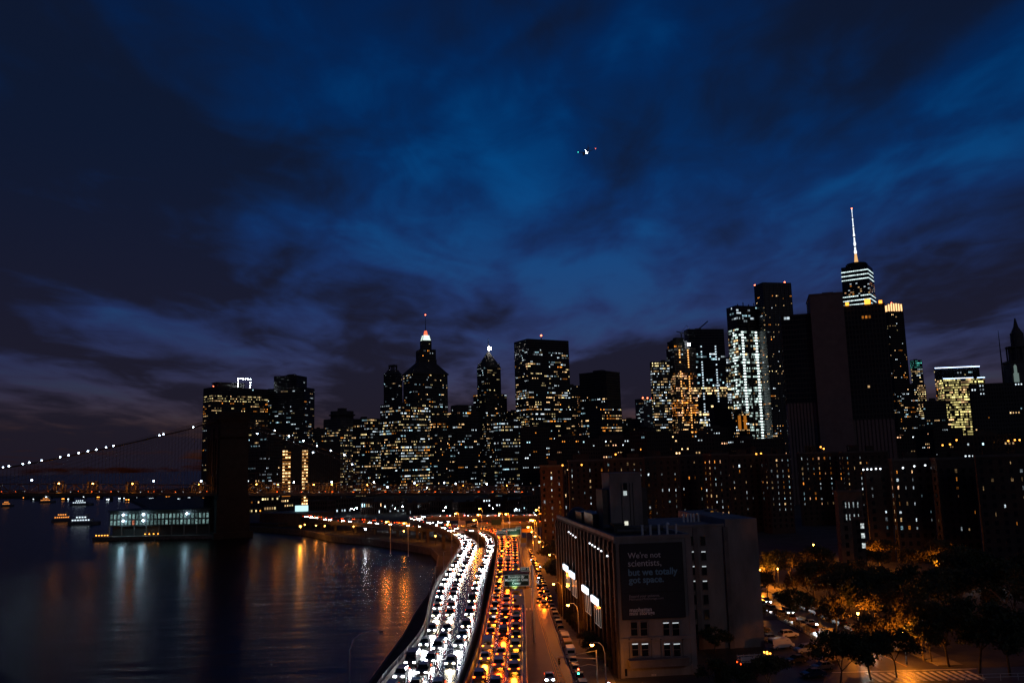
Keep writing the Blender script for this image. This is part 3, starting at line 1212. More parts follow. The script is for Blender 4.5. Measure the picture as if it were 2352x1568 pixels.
rt, W, L, H, C, a = tower('finned_office_block', 'brown gabled office block with a small turret left of the pyramid tower', 1028, 1050, 1100, 946, 1110, 'ribbon', .13, HOME + COLD, 1.5, 3.7, 2.7, wallm=STONE, plant=0)
facade(rt, W * .8, L * .7, H + .5, topz(930, 1070, C), 3.7, 2.7, 'punch', .06, COLD, 1, STONE, GLASS, x0=W * .1, y0=L * .15)
mast(rt, W * .02 + 3, L * .2, H, topz(932, 1037, C), 2.5, STONE, 'turret')
# pyramid-roofed tower with the bright beacon
rt, W, L, H, C, a = tower('pyramid_tower', 'tower with tall pyramid roof and one dazzling white beacon', 1096, 1117, 1149, 843, 1470, 'punch', .2, OFFICE, 1.6, 3.9, 2.8, plant=0, cat='skyscraper')
q = MB()
zq = topz(806, 1121, C)
q.frustum((-1, W + 1, -1, L + 1), (W * .44, W * .56, L * .44, L * .56), H + .6, zq)
for x in (0, W - 3):
    for y in (0, L - 3):
        q.frustum((x, x + 3, y, y + 3), (x + 1, x + 2, y + 1, y + 2), H + .5, H + 9)
q.build('pyramid_roof', STONE, rt)
mast(rt, W * .5, L * .5, zq - 2, topz(773, 1121, C), 1.3)
beacon(rt, W * .5, L * .5 - 3, topz(797, 1121, C), 3.2, mat('white_beacon', (1, 1, 1), .3, emit=(1, .95, .85), strength=60))
facade(rt, W * 1.5, L * 1.3, 0, topz(905, 1121, C), 3.9, 2.8, 'punch', .16, OFFICE, 1.4, STONE, GLASS, x0=-W * .2, y0=-L * .15)
tower('white_lit_block', 'low office block with rows of white windows left of the flat topped tower', 1134, 1150, 1197, 970, 1000, 'ribbon', .42, COLD + [YEL] * 2, 1.3, 3.8, 2.6)
rt, W, L, H, C, a = tower('flat_topped_tower', 'tall flat topped office tower with hundreds of lit windows in the centre', 1181, 1211, 1305, 779, 1400, 'ribbon', .36, OFFICE, 1.7, 4.0, 3.0, plant=0,
                          zones=[(.93, 1, 0, COLD, 1), (.86, .93, .3, COLD, 1.6), (.72, .86, .28, OFFICE, 1.6), (.66, .72, .05, OFFICE, 1), (.38, .66, .5, OFFICE, 1.9)], cat='skyscraper')
mast(rt, W * .47, L * .4, H, H + 10, 1.6, STEEL, 'antenna')
beacon(rt, W * .47, L * .4, H + 11, 1.5)
tower('rear_office_block', 'dim office tower wedged right behind the flat topped tower', 1300, 1310, 1336, 886, 1560, 'punch', .2, HOME, 1.3, 3.8, 2.8)
rt, W, L, H, C, a = tower('peaked_dark_tower', 'dark tower with white window rows and blank side, right of the flat topped tower', 1331, 1392, 1422, 853, 1260, 'fin', .24, COLD + [WARM] * 4, 1.7, 3.9, 2.6, plant=1,
                          zones=[(.8, 1, .015, OFFICE, 1)], nolight=('r',))
tower('grid_window_block', 'dark slab with a grid of orange and white windows at its right end', 1352, 1378, 1427, 938, 1020, 'punch', .5, [WARM, ORA, COOL, WARM, YEL], 1.7, 3.6, 2.9, nolight=('l',))
rt, W, L, H, C, a = tower('pale_far_tower', 'small pale far tower with red roof lights against the pink sky', 1459, 1477, 1498, 916, 1900, 'fin', .12, COLD, 1.4, 4, 3.4, wallm=WHITEST, plant=0)
for x in (.0, .5, 1):
    beacon(rt, W * x, .5, H + 2.5, 1.7)
tower('lit_floor_tower', 'black tower with bright horizontal floors left of the orange construction tower', 1493, 1497, 1537, 832, 1230, 'ribbon', .42, [YEL, COOL, WARM], 1.7, 3.9, 2.6)
# construction tower glowing orange
rt, W, L, H, C, a = tower('construction_tower', 'unfinished tower hung with orange work lights and a crane on top', 1531, 1548, 1596, 800, 1240, 'fin', .42, FIRE + [WARM] * 4, 2.0, 3.6, 2.6, wallm=mat('raw_concrete', (.15, .12, .1), .9), plant=0,
                          zones=[(.50, .60, .95, [ORA, ORA, PINK], 3.0), (.83, 1, .1, COLD, 1.5)])
facade(rt, W * .62, L * .8, H + .5, topz(784, 1545, C), 3.6, 2.6, 'fin', .2, FIRE, 1.5, STONE, GLASS)
q = MB()
for k in range(int(H / 3.6)):
    for xx, gg in ((.22, 1.6), (.62, 2.4)):
        if random.random() < .75:
            g = gg * random.uniform(.4, 1.8)
            q.box(W * xx, W * xx + 1.6, -1.1, -.5, k * 3.6 + 1.4, k * 3.6 + 2.9)
q.build('work_light', mat('work_light_glow', (1, .7, .4), .3, emit=(1, .45, .12), strength=2.2), rt, kind='stuff')
q = MB()
zc = topz(784, 1545, C)
q.box(W * .1, W * .5, 0, 8, zc, zc + 6)
q.box(-2, W * .3, -2, 6, zc - 4, zc + 2)
q.build('hoist_deck', STEELD, rt)
q = MB()
q.tube([(W * .45, 4, zc), (W * .45, 4, zc + 14)], .9, 4)
q.tube([(W * .45 - 8, 4, zc + 16), (W * .45 + 24, 4, zc + 9)], .7, 4)
q.tube([(W * .45, 4, zc + 14), (W * .45 + 10, 4, zc + 26), (W * .45 + 24, 4, zc + 9)], .35, 4)
q.build('crane', STEELD, rt)
q = MB()
q.ball((W * .7, -2, zc - 4), 2.0, 8, 5)
q.build('floodlight', WHITEL, rt)
# glass tower with lit lower floors
rt, W, L, H, C, a = tower('glass_tower', 'blue glass tower, dark above and yellow lit below, beside the orange construction tower', 1571, 1580, 1662, 757, 1330, 'glass', .2, COLD, 1.1, 4.2, 3.0, glassm=GLASSB,
                          zones=[(.9, 1, .02, COLD, .7), (.62, .9, .22, [TEAL, COOL], 1.1), (.57, .62, .9, [WARM, YEL], 1.7), (.52, .57, .06, OFFICE, 1), (.0, .52, .82, [YEL, YEL, WARM, COOL], 1.9)], plant=0, cat='skyscraper')
q = MB()
for k in range(int(H * .9 / 4.2)):
    for xx in (.32, .72):
        if random.random() < .8:
            q.box(W * xx, W * xx + 2.2, -.6, -.2, k * 4.2 + 1.5, k * 4.2 + 3.2)
q.build('core_light', mat('core_light_glow', (.8, .9, 1), .3, emit=(.7, .88, 1), strength=1.1), rt, kind='stuff')
q = MB()
q.tube([(W * .3, L * .4, H), (W * .62, L * .4, H + 15)], .9, 4)
q.box(W * .25, W * .4, L * .3, L * .5, H, H + 3)
q.build('crane', STEELD, rt)
facade(rt, W * .24, L * .9, 0, topz(822, 1665, C), 4.2, 3.0, 'glass', .5, [YEL, COOL], 1.4, BRONZE, GLASSB, x0=W, y0=3)
# bright white tower
rt, W, L, H, C, a = tower('white_glowing_tower', 'slim tower blazing white with work lights on every floor', 1668, 1690, 1740, 703, 1160, 'glass', .6, [(.75, 1, .93)] * 5 + [WARM], 1.1, 3.9, 2.4, plant=0,
                          zones=[(.88, 1, .16, COLD, .9), (0, .1, .4, COLD, 1.2)], cat='skyscraper')
q = MB()
for k in range(int(H * .86 / 3.9)):
    for xx in (.16, .78):
        q.box(W * xx, W * xx + 3.2, -1.0, -.3, k * 3.9 + 1.6, k * 3.9 + 3.4)
    if random.random() < .6:
        q.box(-1.0, -.3, L * .35, L * .35 + 2, k * 3.9 + 1.6, k * 3.9 + 3.2)
q.build('work_light', mat('cold_work_light', (.9, 1, 1), .3, emit=(.82, 1, .97), strength=2.2), rt, kind='stuff')
q = MB()
for xx in (.46, .5):
    q.box(W * xx, W * xx + 1.4, -1.3, -.2, 0, H * .9)
q.build('hoist_mast', STEELD, rt)
q = MB()
for x in (.1, .35, .6, .85):
    q.box(W * x, W * x + 1, 1, 2, H, H + random.uniform(3, 7))
q.build('rebar_column', STEELD, rt)
# rippled residential tower
rt, W, L, H, C, a = tower('rippled_apartment_tower', 'tallest dark apartment tower with scattered orange windows beside the white glowing tower', 1732, 1752, 1816, 650, 1150, 'punch', .15, [WARM, WARM, ORA, YEL, COOL], 2.1, 3.4, 2.6, plant=0,
                          wallm=mat('steel_skin', (.08, .08, .085), .4, metal=.5), zones=[(.9, .94, .3, [ORA, WARM], 2.4), (.94, 1, 0, HOME, 1), (0, .3, .3, HOME, 1.9)], cat='skyscraper')
beacon(rt, 1, L, H + 2, 1.1)
beacon(rt, W * .8, 1, H + 2, 1.1)
q = MB()
for k in range(7):
    x = W * (k + .5) / 7
    q.tube([(x + math.sin(j * .8 + k) * 1.1, -.1, H * j / 24) for j in range(25)], 1.0, 5)
q.build('rippled_bay', MATS['steel_skin'], rt)
rt, W, L, H, C, a = tower('blank_tan_block', 'blank brown block in front of the yellow lit glass tower', 1628, 1640, 1680, 938, 820, 'blank', 0, wallm=BRICK, cat='building')
rt, W, L, H, C, a = tower('arched_apartment_block', 'apartment block with two arched orange floodlit panels on top', 1676, 1688, 1720, 950, 860, 'punch', .36, HOME, 2.0, 3.1, 2.5, wallm=BRICK2, cat='apartment block')
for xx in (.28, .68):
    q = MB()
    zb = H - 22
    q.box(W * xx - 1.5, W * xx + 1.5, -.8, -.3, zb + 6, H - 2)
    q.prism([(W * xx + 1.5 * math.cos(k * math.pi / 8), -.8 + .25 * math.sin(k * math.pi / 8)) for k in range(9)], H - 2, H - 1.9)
    q.build('arched_panel', mat('panel_floodlight_glow', (.9, .4, .08), .7, emit=(1, .32, .03), strength=.35, var=.7, scale=.15), rt)  # floodlight on the panel is put in as emission
tower('lamp_column_block', 'low block with a column of orange landing lights', 1602, 1604, 1676, 985, 780, 'punch', .16, HOME, 1.7, 3.2, 2.8, wallm=BRICK, cat='apartment block')
# the big windowless telephone slab
C_, a_, W_, L_ = place(1858, 1858.5, 1935, 680, 700, 45)
slab = root('slab_exchange_tower', (C_.x, C_.y, 2), a_, 'massive brown windowless slab tower with dark ribbed wings', 'skyscraper')
HS = C_.z - 2
q = MB()
q.box(0, W_, -2, 40, 0, HS)
q.box(-.4, W_ + .4, -2.4, 40.4, HS, HS + 1.2)
q.build('limestone_slab', LIMESLAB, slab)
lw = (1858 - 1793) * 700 / FPX
zl = P(1826, 722, 700).z - 2
zst = P(1826, 925, 700).z - 2
facade(slab, lw, 34, zst, zl, 4.0, 3.0, 'glass', .012, COLD, .9, BRONZE, GLASSB, x0=-lw - .3, y0=3)
q = MB()
q.box(-lw - .3, -.3, 3.2, 37, 0, zst - .4)
n = 9
for k in range(n):
    x = -lw - .3 + lw * k / n
    q.box(x, x + lw / n * .62, 2.2, 3.3, 0, zst)
q.build('ribbed_base', LIMESLAB, slab)
rw = (2022 - 1935) * 700 / FPX
zr = P(1980, 706, 700).z - 2
facade(slab, rw, 34, zr * .42, zr, 4.0, 3.2, 'fin', .03, COLD + HOME, 1.2, BRONZE, GLASSB, x0=W_ + .3, y0=3)
q = MB()
q.box(W_ + .3, W_ + .3 + rw, 3.2, 36, 0, zr * .42 - .4)
for k in range(11):
    x = W_ + .3 + rw * k / 11
    q.box(x, x + rw / 11 * .6, 2.3, 3.3, 0, zr * .42)
q.build('ribbed_base', LIMESLAB, slab)
q = MB()
for x, y, s in ((W_ + 2, 1, 1.2), (W_ + 17, 1, 2.0), (W_ + 28, 1, 1.1)):
    q.box(x, x + 2.2 * s, y, y + 1.5, zr + .8, zr + .8 + 2.2 * s)
q.build('roof_lamp', mat('roof_lamp_glow', (1, .5, .1), .4, emit=(1, .36, .04), strength=2.5), slab)
roof_plant(slab, W_, 30, HS + 1, 2, 5)
# tapering glass skyscraper with the lit spire
C0 = P(1968, 616, 1660)
wtc = root('spired_glass_skyscraper', (C0.x, C0.y, 2), R(-34), 'tallest tapering glass skyscraper with a white lit spire', 'skyscraper')
ZW = lambda v: P(1968, v, 1660).z - 2
mp = 1660 / FPX
hb, ht = 31, 25
q = MB()
zt = ZW(616)
i = len(q.v)
N = 16
sq, oct_ = [], []
q.frustum((-hb, hb, -hb, hb), (-ht, ht, -ht, ht), 0, zt)
q.build('glazing', GLASSB, wtc)
q = MB()
w_ = MB()
nf = int(zt / 4.2)
for k in range(nf):
    z = zt * k / nf
    h = hb + (ht - hb) * z / zt + .15
    q.box(-h, h, -h, h, z, z + 1.2)
    fz = z / zt
    v = 616 + (1 - fz) * 10
    if fz > .55:
        top = (zt - z)
        on = 0
        if 12 < top < 34:
            on = 1.0
        elif 62 < top < 104:
            on = .92
        elif 34 <= top <= 62:
            on = .22
        elif top >= 104:
            on = .12
        for fx in range(4):
            for j in range(14):
                if random.random() < on and (k % 2 == 0 or on < .5):
                    a0, a1 = -h + 2 * h * (j + .08) / 14, -h + 2 * h * (j + .92) / 14
                    g = (1.5 if on > .5 else .6) * random.uniform(.6, 1.3)
                    cc = (.78 * g, 1.0 * g, 1.0 * g) if on > .5 else tuple(x * g for x in random.choice(HOME))
                    d = h + .03
                    if fx == 0:
                        w_.quad((a0, -d, z + 1.5), (a1, -d, z + 1.5), (a1, -d, z + 3.3), (a0, -d, z + 3.3), 0, cc)
                    elif fx == 1:
                        w_.quad((-d, a1, z + 1.5), (-d, a0, z + 1.5), (-d, a0, z + 3.3), (-d, a1, z + 3.3), 0, cc)
                    elif fx == 2:
                        w_.quad((d, a0, z + 1.5), (d, a1, z + 1.5), (d, a1, z + 3.3), (d, a0, z + 3.3), 0, cc)
q.build('floor_band', BRONZE, wtc)
w_.build('lit_window', WIN, wtc, kind='stuff')
q = MB()
q.prism([(19 * math.cos(k * math.pi / 10), 19 * math.sin(k * math.pi / 10)) for k in range(20)], zt, zt + 9)
q.prism([(21 * math.cos(k * math.pi / 10), 21 * math.sin(k * math.pi / 10)) for k in range(20)], zt + 5, zt + 6.5)
q.build('roof_ring', STEELD, wtc)
q = MB()
zs0, zs1 = zt + 9, ZW(479)
zs = [zs0 + (zs1 - zs0) * k / 40 for k in range(41)]
q.tube([(0, 0, z) for z in zs], [max(.5, 2.6 * (1 - k / 46)) * (1.25 if k % 6 in (2, 3) else .8) for k in range(41)], 8)
q.build('spire', mat('lit_spire', (.8, .85, .9), .4, emit=(.82, .92, 1), strength=1.5, var=.5, scale=.1), wtc)
q = MB()
q.tube([(0, 0, zs0), (0, 0, zs0 + (zs1 - zs0) * .2)], [4.2, 1.8], 8)
q.build('spire_base', mat('spire_base_glow', (.9, .6, .3), .5, emit=(1, .55, .2), strength=.9), wtc)
q = MB()
for k in (12, 19, 26, 33):
    z = zs[k]
    q.tube([(0, 0, z), (0, 0, z + 2)], 3.2 - k * .05, 10)
q.build('spire_ring', STEEL, wtc)
beacon(wtc, 0, 0, zs1 + .5, 1.3)
# crown-lit stone tower
rt, W, L, H, C, a = tower('crown_lit_tower', 'tall stone tower with a ring of glowing orange crown panels', 2028, 2040, 2074, 716, 1450, 'punch', .1, HOME, 1.8, 3.9, 3.0, wallm=BRICK, plant=0, cat='skyscraper',
                          zones=[(.88, .91, .5, GOLD, 2), (0, .45, .2, HOME + COLD, 1.7)])
q = MB()
zc = topz(699, 2050, C)
for k in range(6):
    q.box(W * (k + .12) / 6, W * (k + .78) / 6, 0, .8, H + 1.2, zc + 2 * math.sin(math.pi * (k + .5) / 6))
for k in range(3):
    q.box(0, .8, L * (k + .12) / 3, L * (k + .78) / 3, H + 1.2, zc - 1)
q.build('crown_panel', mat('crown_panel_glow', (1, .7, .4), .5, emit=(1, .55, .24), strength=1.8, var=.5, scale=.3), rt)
q = MB()
q.box(W * .06, W * .94, 1, L * .94, H + .3, zc - 3)
for k in range(7):
    q.box(W * k / 6 - .5, W * k / 6 + .5, -.3, .9, H, zc + 2)
q.build('crown_wall', BRICK, rt)
facade(rt, W * 1.25, L * 1.2, 0, H * .55, 3.9, 3.0, 'punch', .16, HOME + COLD, 1.6, BRICK, GLASS, x0=-W * .04, y0=-2)
beacon(rt, W * .3, 1, zc + 3, 1)
tower('teal_topped_tower', 'narrow lit tower with teal top floors beside the crown lit tower', 2090, 2093, 2117, 828, 1600, 'ribbon', .6, [YEL, COOL, WARM], 1.8, 3.9, 3.0, zones=[(.93, 1, 1, [(.12, .75, .62)], .9)], plant=1)
tower('curved_lit_block', 'narrow block with bright yellow bands in front of the teal topped tower', 2106, 2110, 2125, 884, 1540, 'ribbon', .75, [YEL, WARM], 1.8, 3.8, 3.0, plant=0)
rt, W, L, H, C, a = tower('blue_rimmed_tower', 'dark tower with a blue white lit roof edge behind the golden grid block', 2145, 2147, 2249, 847, 1750, 'glass', .05, OFFICE, 1.3, 4.2, 3.4, zones=[(.86, .9, .5, [ORA, WARM], 1.8), (.5, .86, .6, [WARM, ORA], 1.5)], plant=0)
q = MB()
q.box(0, W, -1.4, -.6, H + .9, H + 2.2)
q.box(W + .6, W + 1.4, 0, L, H + .9, H + 2.2)
q.build('roof_edge_light', mat('roof_edge_glow', (.6, .75, 1), .3, emit=(.5, .68, 1), strength=5), rt)
rt, W, L, H, C, a = tower('golden_grid_block', 'office block glowing with a full grid of golden windows', 2152, 2166, 2262, 871, 1680, 'glass', .96, [(1, .84, .3)] * 5 + [WARM], .95, 4.8, 4.2, plant=0, cat='office block')
q = MB()
q.box(0, W * .72, -1.2, -.5, H + .9, H + 1.8)
q.box(W * .82, W, -1.2, -.5, H + .9, H + 1.8)
q.build('roof_edge_light', MATS['roof_edge_glow'], rt)
tower('teal_windowed_block', 'dark block with faint teal window bands left of the golden grid block', 2120, 2124, 2172, 922, 1080, 'ribbon', .22, [TEAL, COOL, TEAL, WARM], 1.1, 3.8, 2.8)
# civic building with wedding-cake tower at the right edge
rt, W, L, H, C, a = tower('civic_building', 'broad dark civic building with a tiered tower at the right edge', 2226, 2229, 2440, 884, 900, 'punch', .1, COLD + HOME, 1.4, 4.2, 3.4, wallm=STONE, plant=0, cat='civic building',
                          zones=[(0, .55, .02, COLD, 1)])
zz_ = lambda v: topz(v, 2340, C)
xc = (2346 - 2229) * 900 / FPX
q = MB()
q.box(xc - 13, xc + 13, 2, 26, H + .5, zz_(830))
q.box(xc - 14, xc + 14, 1, 27, zz_(832), zz_(829))
q.prism([(xc + 10 * math.cos(k * math.pi / 8), 14 + 10 * math.sin(k * math.pi / 8)) for k in range(16)], zz_(829), zz_(795))
for k in range(12):
    w = k * math.pi / 6
    q.tube([(xc + 11.5 * math.cos(w), 14 + 11.5 * math.sin(w), zz_(829)), (xc + 11.5 * math.cos(w), 14 + 11.5 * math.sin(w), zz_(798))], .7, 6)
q.prism([(xc + 12.5 * math.cos(k * math.pi / 8), 14 + 12.5 * math.sin(k * math.pi / 8)) for k in range(16)], zz_(798), zz_(795))
q.prism([(xc + 6.5 * math.cos(k * math.pi / 8), 14 + 6.5 * math.sin(k * math.pi / 8)) for k in range(16)], zz_(795), zz_(765))
q.tube([(xc, 14, zz_(765)), (xc, 14, zz_(750)), (xc, 14, zz_(730))], [6, 2.4, .6], 10)
q.build('tiered_tower', STONE2, rt)
q = MB()
xt = (2327 - 2229) * 900 / FPX
q.box(xt - 2.4, xt + 2.4, 1, 5, H, zz_(858))
q.prism([(xt + 1.9 * math.cos(k * math.pi / 4), 3 + 1.9 * math.sin(k * math.pi / 4)) for k in range(8)], zz_(858), zz_(843))
q.tube([(xt, 3, zz_(843)), (xt, 3, zz_(834))], [2, .2], 8)
q.build('turret', mat('turret_floodlight_glow', (.5, .6, .55), .8, emit=(.5, .7, .62), strength=.22), rt)  # the turret's floodlighting is put into its own emission
mast(rt, (2304 - 2229) * 900 / FPX, 8, H - 2, zz_(758), 1.1, STEELD, 'antenna')
tower('low_civic_block', 'low dark block with two white windows below the civic building', 2190, 2192, 2330, 1003, 620, 'punch', .06, COLD, 1.6, 4, 3.2, wallm=BRICK, cat='building')

# --- middle rows of the old town: dark roofs and a few windows
MID = [
    ('dark mid rise block under the flat topped tower', 1196, 1262, 985, 900), ('dark mid rise block with few warm windows, right of it', 1262, 1330, 1003, 820),
    ('long low dark roofed block below the grid window block', 1330, 1450, 1012, 760), ('stepped dark block with pale parapet below the pale far tower', 1448, 1540, 992, 720),
    ('dark apartment slab below the construction tower', 1540, 1640, 1000, 680), ('dark apartment slab below the arched apartment block', 1672, 1800, 1010, 640),
    ('dark slab below the crown lit tower', 2016, 2100, 1003, 800), ('dark slab with a few teal windows below the golden grid block', 2100, 2210, 985, 820)]
for k, (lb, u0, u1, vt, Y) in enumerate(MID):
    tower('mid_rise_block', lb, u0, u0 + .4 * (u1 - u0) if k % 2 else u0 + 2, u1, vt, Y, 'punch', .11, HOME + COLD, 1.9, 3.3, 2.9, wallm=BRICK, cat='building', group='dark mid rise blocks below the skyline')
# waterfront low rises under the bridge deck
SEAP = [(571, 600, 1150, 800), (600, 640, 1142, 830), (640, 690, 1146, 790), (708, 770, 1152, 740), (770, 830, 1147, 760), (830, 880, 1155, 720), (880, 935, 1149, 735), (935, 985, 1158, 700), (985, 1040, 1151, 720),
        (1040, 1090, 1156, 690), (1090, 1150, 1147, 710), (1150, 1200, 1152, 690), (1198, 1246, 1140, 660)]
SEAW = ['pale banded', 'lit glass fronted', 'dark brick', 'gabled brick', 'long dark', 'small brick', 'flat roofed', 'narrow brick', 'wide brick', 'low brick', 'tall dark', 'plain brick', 'windowed brick']
for k, (u0, u1, vt, Y) in enumerate(SEAP):
    tower('waterfront_block', '%s low waterfront building below the bridge deck, %s from the bridge tower' % (SEAW[k], ordinal(k + 1)), u0, u0 + (u1 - u0) * random.choice((.02, .25, .7)), u1, vt, Y, 'ribbon' if k < 2 else 'punch',
          .6 if k < 2 else .12, [WARM, ORA, YEL] if k < 3 else HOME + COLD, 2.0, 3.6, 2.8, wallm=BRICK2 if k % 2 else BRICK, plant=1, cat='building', group='waterfront low rises', depth=20)
# skyline infill behind, unlit or nearly
BACK = [(560, 640, 985, 1700), (720, 760, 985, 1500), (830, 880, 975, 1500), (1020, 1110, 968, 1620), (1150, 1190, 945, 1650), (1420, 1470, 963, 1500), (1420, 1500, 985, 1350), (1600, 1680, 930, 1480), (1700, 1790, 960, 1400),
        (2080, 2150, 960, 1500), (2250, 2360, 930, 1300), (1660, 1690, 822, 1500)]
for k, (u0, u1, vt, Y) in enumerate(BACK):
    tower('distant_block', 'dark distant block filling the skyline, %s of these from the left' % ordinal(sorted(x[0] for x in BACK).index(u0) + 1 + (k == 6)), u0, u0 + 3, u1, vt, Y, 'punch', .1, OFFICE, 1.3, 3.9, 3.0, wallm=STONE, cat='building', group='distant skyline blocks', plant=1)

# ------------------------------------------------------------------ brick apartment blocks: every lit window is a part
wm = MB()
wm.box(-.62, .62, -.05, .02, 0, 1.62, 0)
wm.box(-.72, .72, -.12, 0, -.1, .0, 1)
wm.box(-.62, .62, -.085, -.04, .78, .86, 1)
for sx in (-1, 1):
    wm.box(sx * .62 - .05, sx * .62 + .05, -.1, 0, 0, 1.62, 1)
wm.box(-.67, .67, -.1, 0, 1.62, 1.7, 1)
WINME = wm.mesh('window', [ROOM, STEELD])
wm2 = MB()
wm2.box(-.62, .62, -.03, .02, 0, 1.62, 0)
wm2.box(-.72, .72, -.12, 0, -.1, .0, 1)


def apartment(label, u0, uc, u1, vt, Y, lit=.12, pal=HOME, gain=1.6, floor=2.9, bay=3.3, wallm=None, depth=16, plant=2, zmin=12, group='brick apartment blocks', cat='apartment block', name='apartment_block', cap=125):
    C, a, W, L = place(u0, uc, u1, vt, Y, depth)
    rt = root(name, (C.x, C.y, 2.5), a, label, cat, group)
    H = C.z - 2.5
    q = MB()
    q.box(0, W, 0, L, 0, H)
    q.build('wall', wallm or BRICK, rt)
    q = MB()
    q.box(-.25, W + .25, -.25, .3, H, H + .9)
    q.box(-.25, .3, .3, L + .25, H, H + .9)
    q.box(W - .3, W + .25, .3, L + .25, H, H + .9)
    q.build('parapet', STONE2, rt)
    dark = MB()
    cnt = 0
    nf = int(H / floor)
    for face, n in (('r', max(1, int(W / bay))), ('l', max(0, int(L / bay)))):
        ln = W if face == 'r' else L
        colp = [random.choice((.5, 1, 1, 2.2)) for _ in range(n)]
        for k in range(1, nf):
            for j in range(n):
                p = ln * (j + .5) / n
                z = k * floor + .9
                if z + 1.7 > H:
                    continue
                if random.random() < lit * 2.1 * colp[j] and z > zmin and cnt < cap:
                    cnt += 1
                    o = put('window', WINME, rt)
                    o.location = (p, 0, z) if face == 'r' else (0, p, z)
                    o.rotation_euler = (0, 0, 0 if face == 'r' else -math.pi / 2)
                    sx_ = random.choice((.22, .25, .3, .45, .7))
                    o.scale = (sx_, 1, random.choice((.5, .65, .85)))
                    c = random.choice(pal)
                    o.color = (*c, gain * random.choice((.06, .1, .18, .35, .7)))
                else:
                    M = Matrix.Translation((p, 0, z)) if face == 'r' else Matrix.Translation((0, p, z)) @ Matrix.Rotation(-math.pi / 2, 4, 'Z')
                    dark.box(-.6, .6, -.04, .02, 0, 1.6, 0, M)
                    dark.box(-.7, .7, -.12, 0, -.12, -.001, 1, M)
    if dark.f:
        dark.build('unlit_window', [GLASS, STONE], rt, kind='stuff')
    roof_plant(rt, W, L, H, plant, 4, BRICK)
    return rt, W, L, H, C


apartment('reddish brick apartment tower beside the highway with lit stair windows down one edge', 1240, 1292, 1302, 1071, 420, .14, HOME + COLD, 2.4, wallm=BRICK2, zmin=3)
apartment('long apartment block with two bright top rows behind the roof penthouse, its dark left bay', 1304, 1306, 1388, 1060, 455, .12, COLD + HOME, 2.2)
apartment('apartment block directly behind the concrete roof penthouse', 1388, 1389, 1478, 1056, 445, .24, COLD + HOME, 2.4)
apartment('apartment block right of the roof penthouse with bluish windows', 1478, 1480, 1556, 1052, 455, .15, COLD + HOME, 2.0)
apartment('dark apartment wing right of the bluish windowed block', 1557, 1560, 1614, 1048, 470, .10, COLD + HOME, 1.8)
apartment('apartment tower thick with cold lit windows behind the warehouse wing', 1614, 1634, 1672, 1045, 440, .30, COLD + HOME, 2.2)
apartment('dark apartment wing right of the cold lit tower', 1673, 1676, 1744, 1047, 470, .12, COLD + HOME, 1.8)
apartment('apartment tower in front of the slab tower\'s left wing', 1744, 1763, 1815, 1046, 455, .22, COLD + HOME, 1.9)
apartment('wide apartment block at the foot of the brown slab tower', 1830, 1834, 1925, 1042, 500, .16, COLD + HOME, 1.9)
apartment('apartment block with cold windows at the foot of the crown lit tower', 1925, 1938, 2040, 1040, 480, .17, COLD + HOME, 1.9)
apartment('near apartment block with a row of pinkish roof lamps', 1984, 1986, 2040, 1076, 330, .30, HOME + COLD, 1.9, floor=3.0, bay=3.0)
apartment('near apartment block with two floodlit top windows', 2041, 2049, 2136, 1058, 325, .24, HOME + COLD, 2.0, floor=3.0, bay=2.7)
apartment('near dark apartment block at the right with tall narrow lit windows', 2137, 2150, 2236, 1056, 315, .12, HOME + [COOL], 1.4, floor=3.0, bay=2.6)
apartment('near apartment block at the right edge with orange sash windows', 2237, 2240, 2400, 1050, 300, .13, [ORA, WARM, WARM, COOL], 1.1, floor=3.0, bay=3.0)
rt, W, L, H, C = apartment('low tan building with bright slit windows in front of the apartment blocks', 1915, 1923, 1979, 1131, 300, .0, wallm=mat('tan_brick', (.13, .095, .075), .9, .3, .6), plant=1, cat='building', name='low_building', group='low buildings')
for row in (3.0, 7.2):
    for x in (.3, .44, .62, .8):
        o = put('window', WINME, rt)
        o.location = (W * x, 0, H - row - 2.3)
        o.scale = (.32, 1, 1.2)
        o.color = (.8, .95, 1, .42)
rt, W, L, H, C = apartment('low dark building with stacked white stair windows beside the tan building', 1955, 1956, 1983, 1192, 285, .0, plant=1, cat='building', name='low_building', group='low buildings')
for k in range(3):
    for x in (.86,):
        o = put('window', WINME, rt)
        o.location = (W * x, 0, H - 3 - k * 3.2)
        o.color = (.9, 1, 1, .6)
# scattered roof floodlights on those blocks
for k, (u, v, Y, m_) in enumerate([(1414, 1043, 440, ROOFO), (1737, 1042, 465, ROOFO), (1748, 1041, 468, ROOFO), (1885, 1026, 490, ROOFO), (1892, 1030, 490, ROOFO), (2165, 1022, 560, ROOFO), (2182, 1020, 560, ROOFO), (2197, 1010, 560, ROOFO),
                                   (2316, 1012, 600, ROOFO), (2331, 1010, 600, ROOFO), (2342, 1010, 600, ROOFO), (1336, 1067, 400, ROOFO), (1292, 1068, 415, ROOFO), (2074, 1074, 318, ROOFW), (2100, 1070, 318, ROOFW), (2125, 1068, 318, ROOFW),
                                   (1983, 1078, 322, ROOFW), (1992, 1077, 322, ROOFW), (2001, 1077, 322, ROOFW), (2012, 1076, 322, ROOFW), (2022, 1076, 322, ROOFW)]):
    p = P(u, v, Y)
    q = MB()
    rr = .42 * Y / 400
    q.ball((0, 0, 0), rr, 8, 5, 0)
    q.tube([(0, 0, -rr), (0, 0, -rr - 2.2)], .07, 4, 1)
    q.box(-.3, .3, -.25, .25, rr * .8, rr * .8 + .15, 1)
    o = q.build('roof_floodlight', [m_, STEELD], label='%s roof floodlight on the apartment blocks, %s from the left' % ('orange' if m_ is ROOFO else 'white', ordinal(k + 1)), cat='floodlight', group='roof floodlights')
    o.location = p
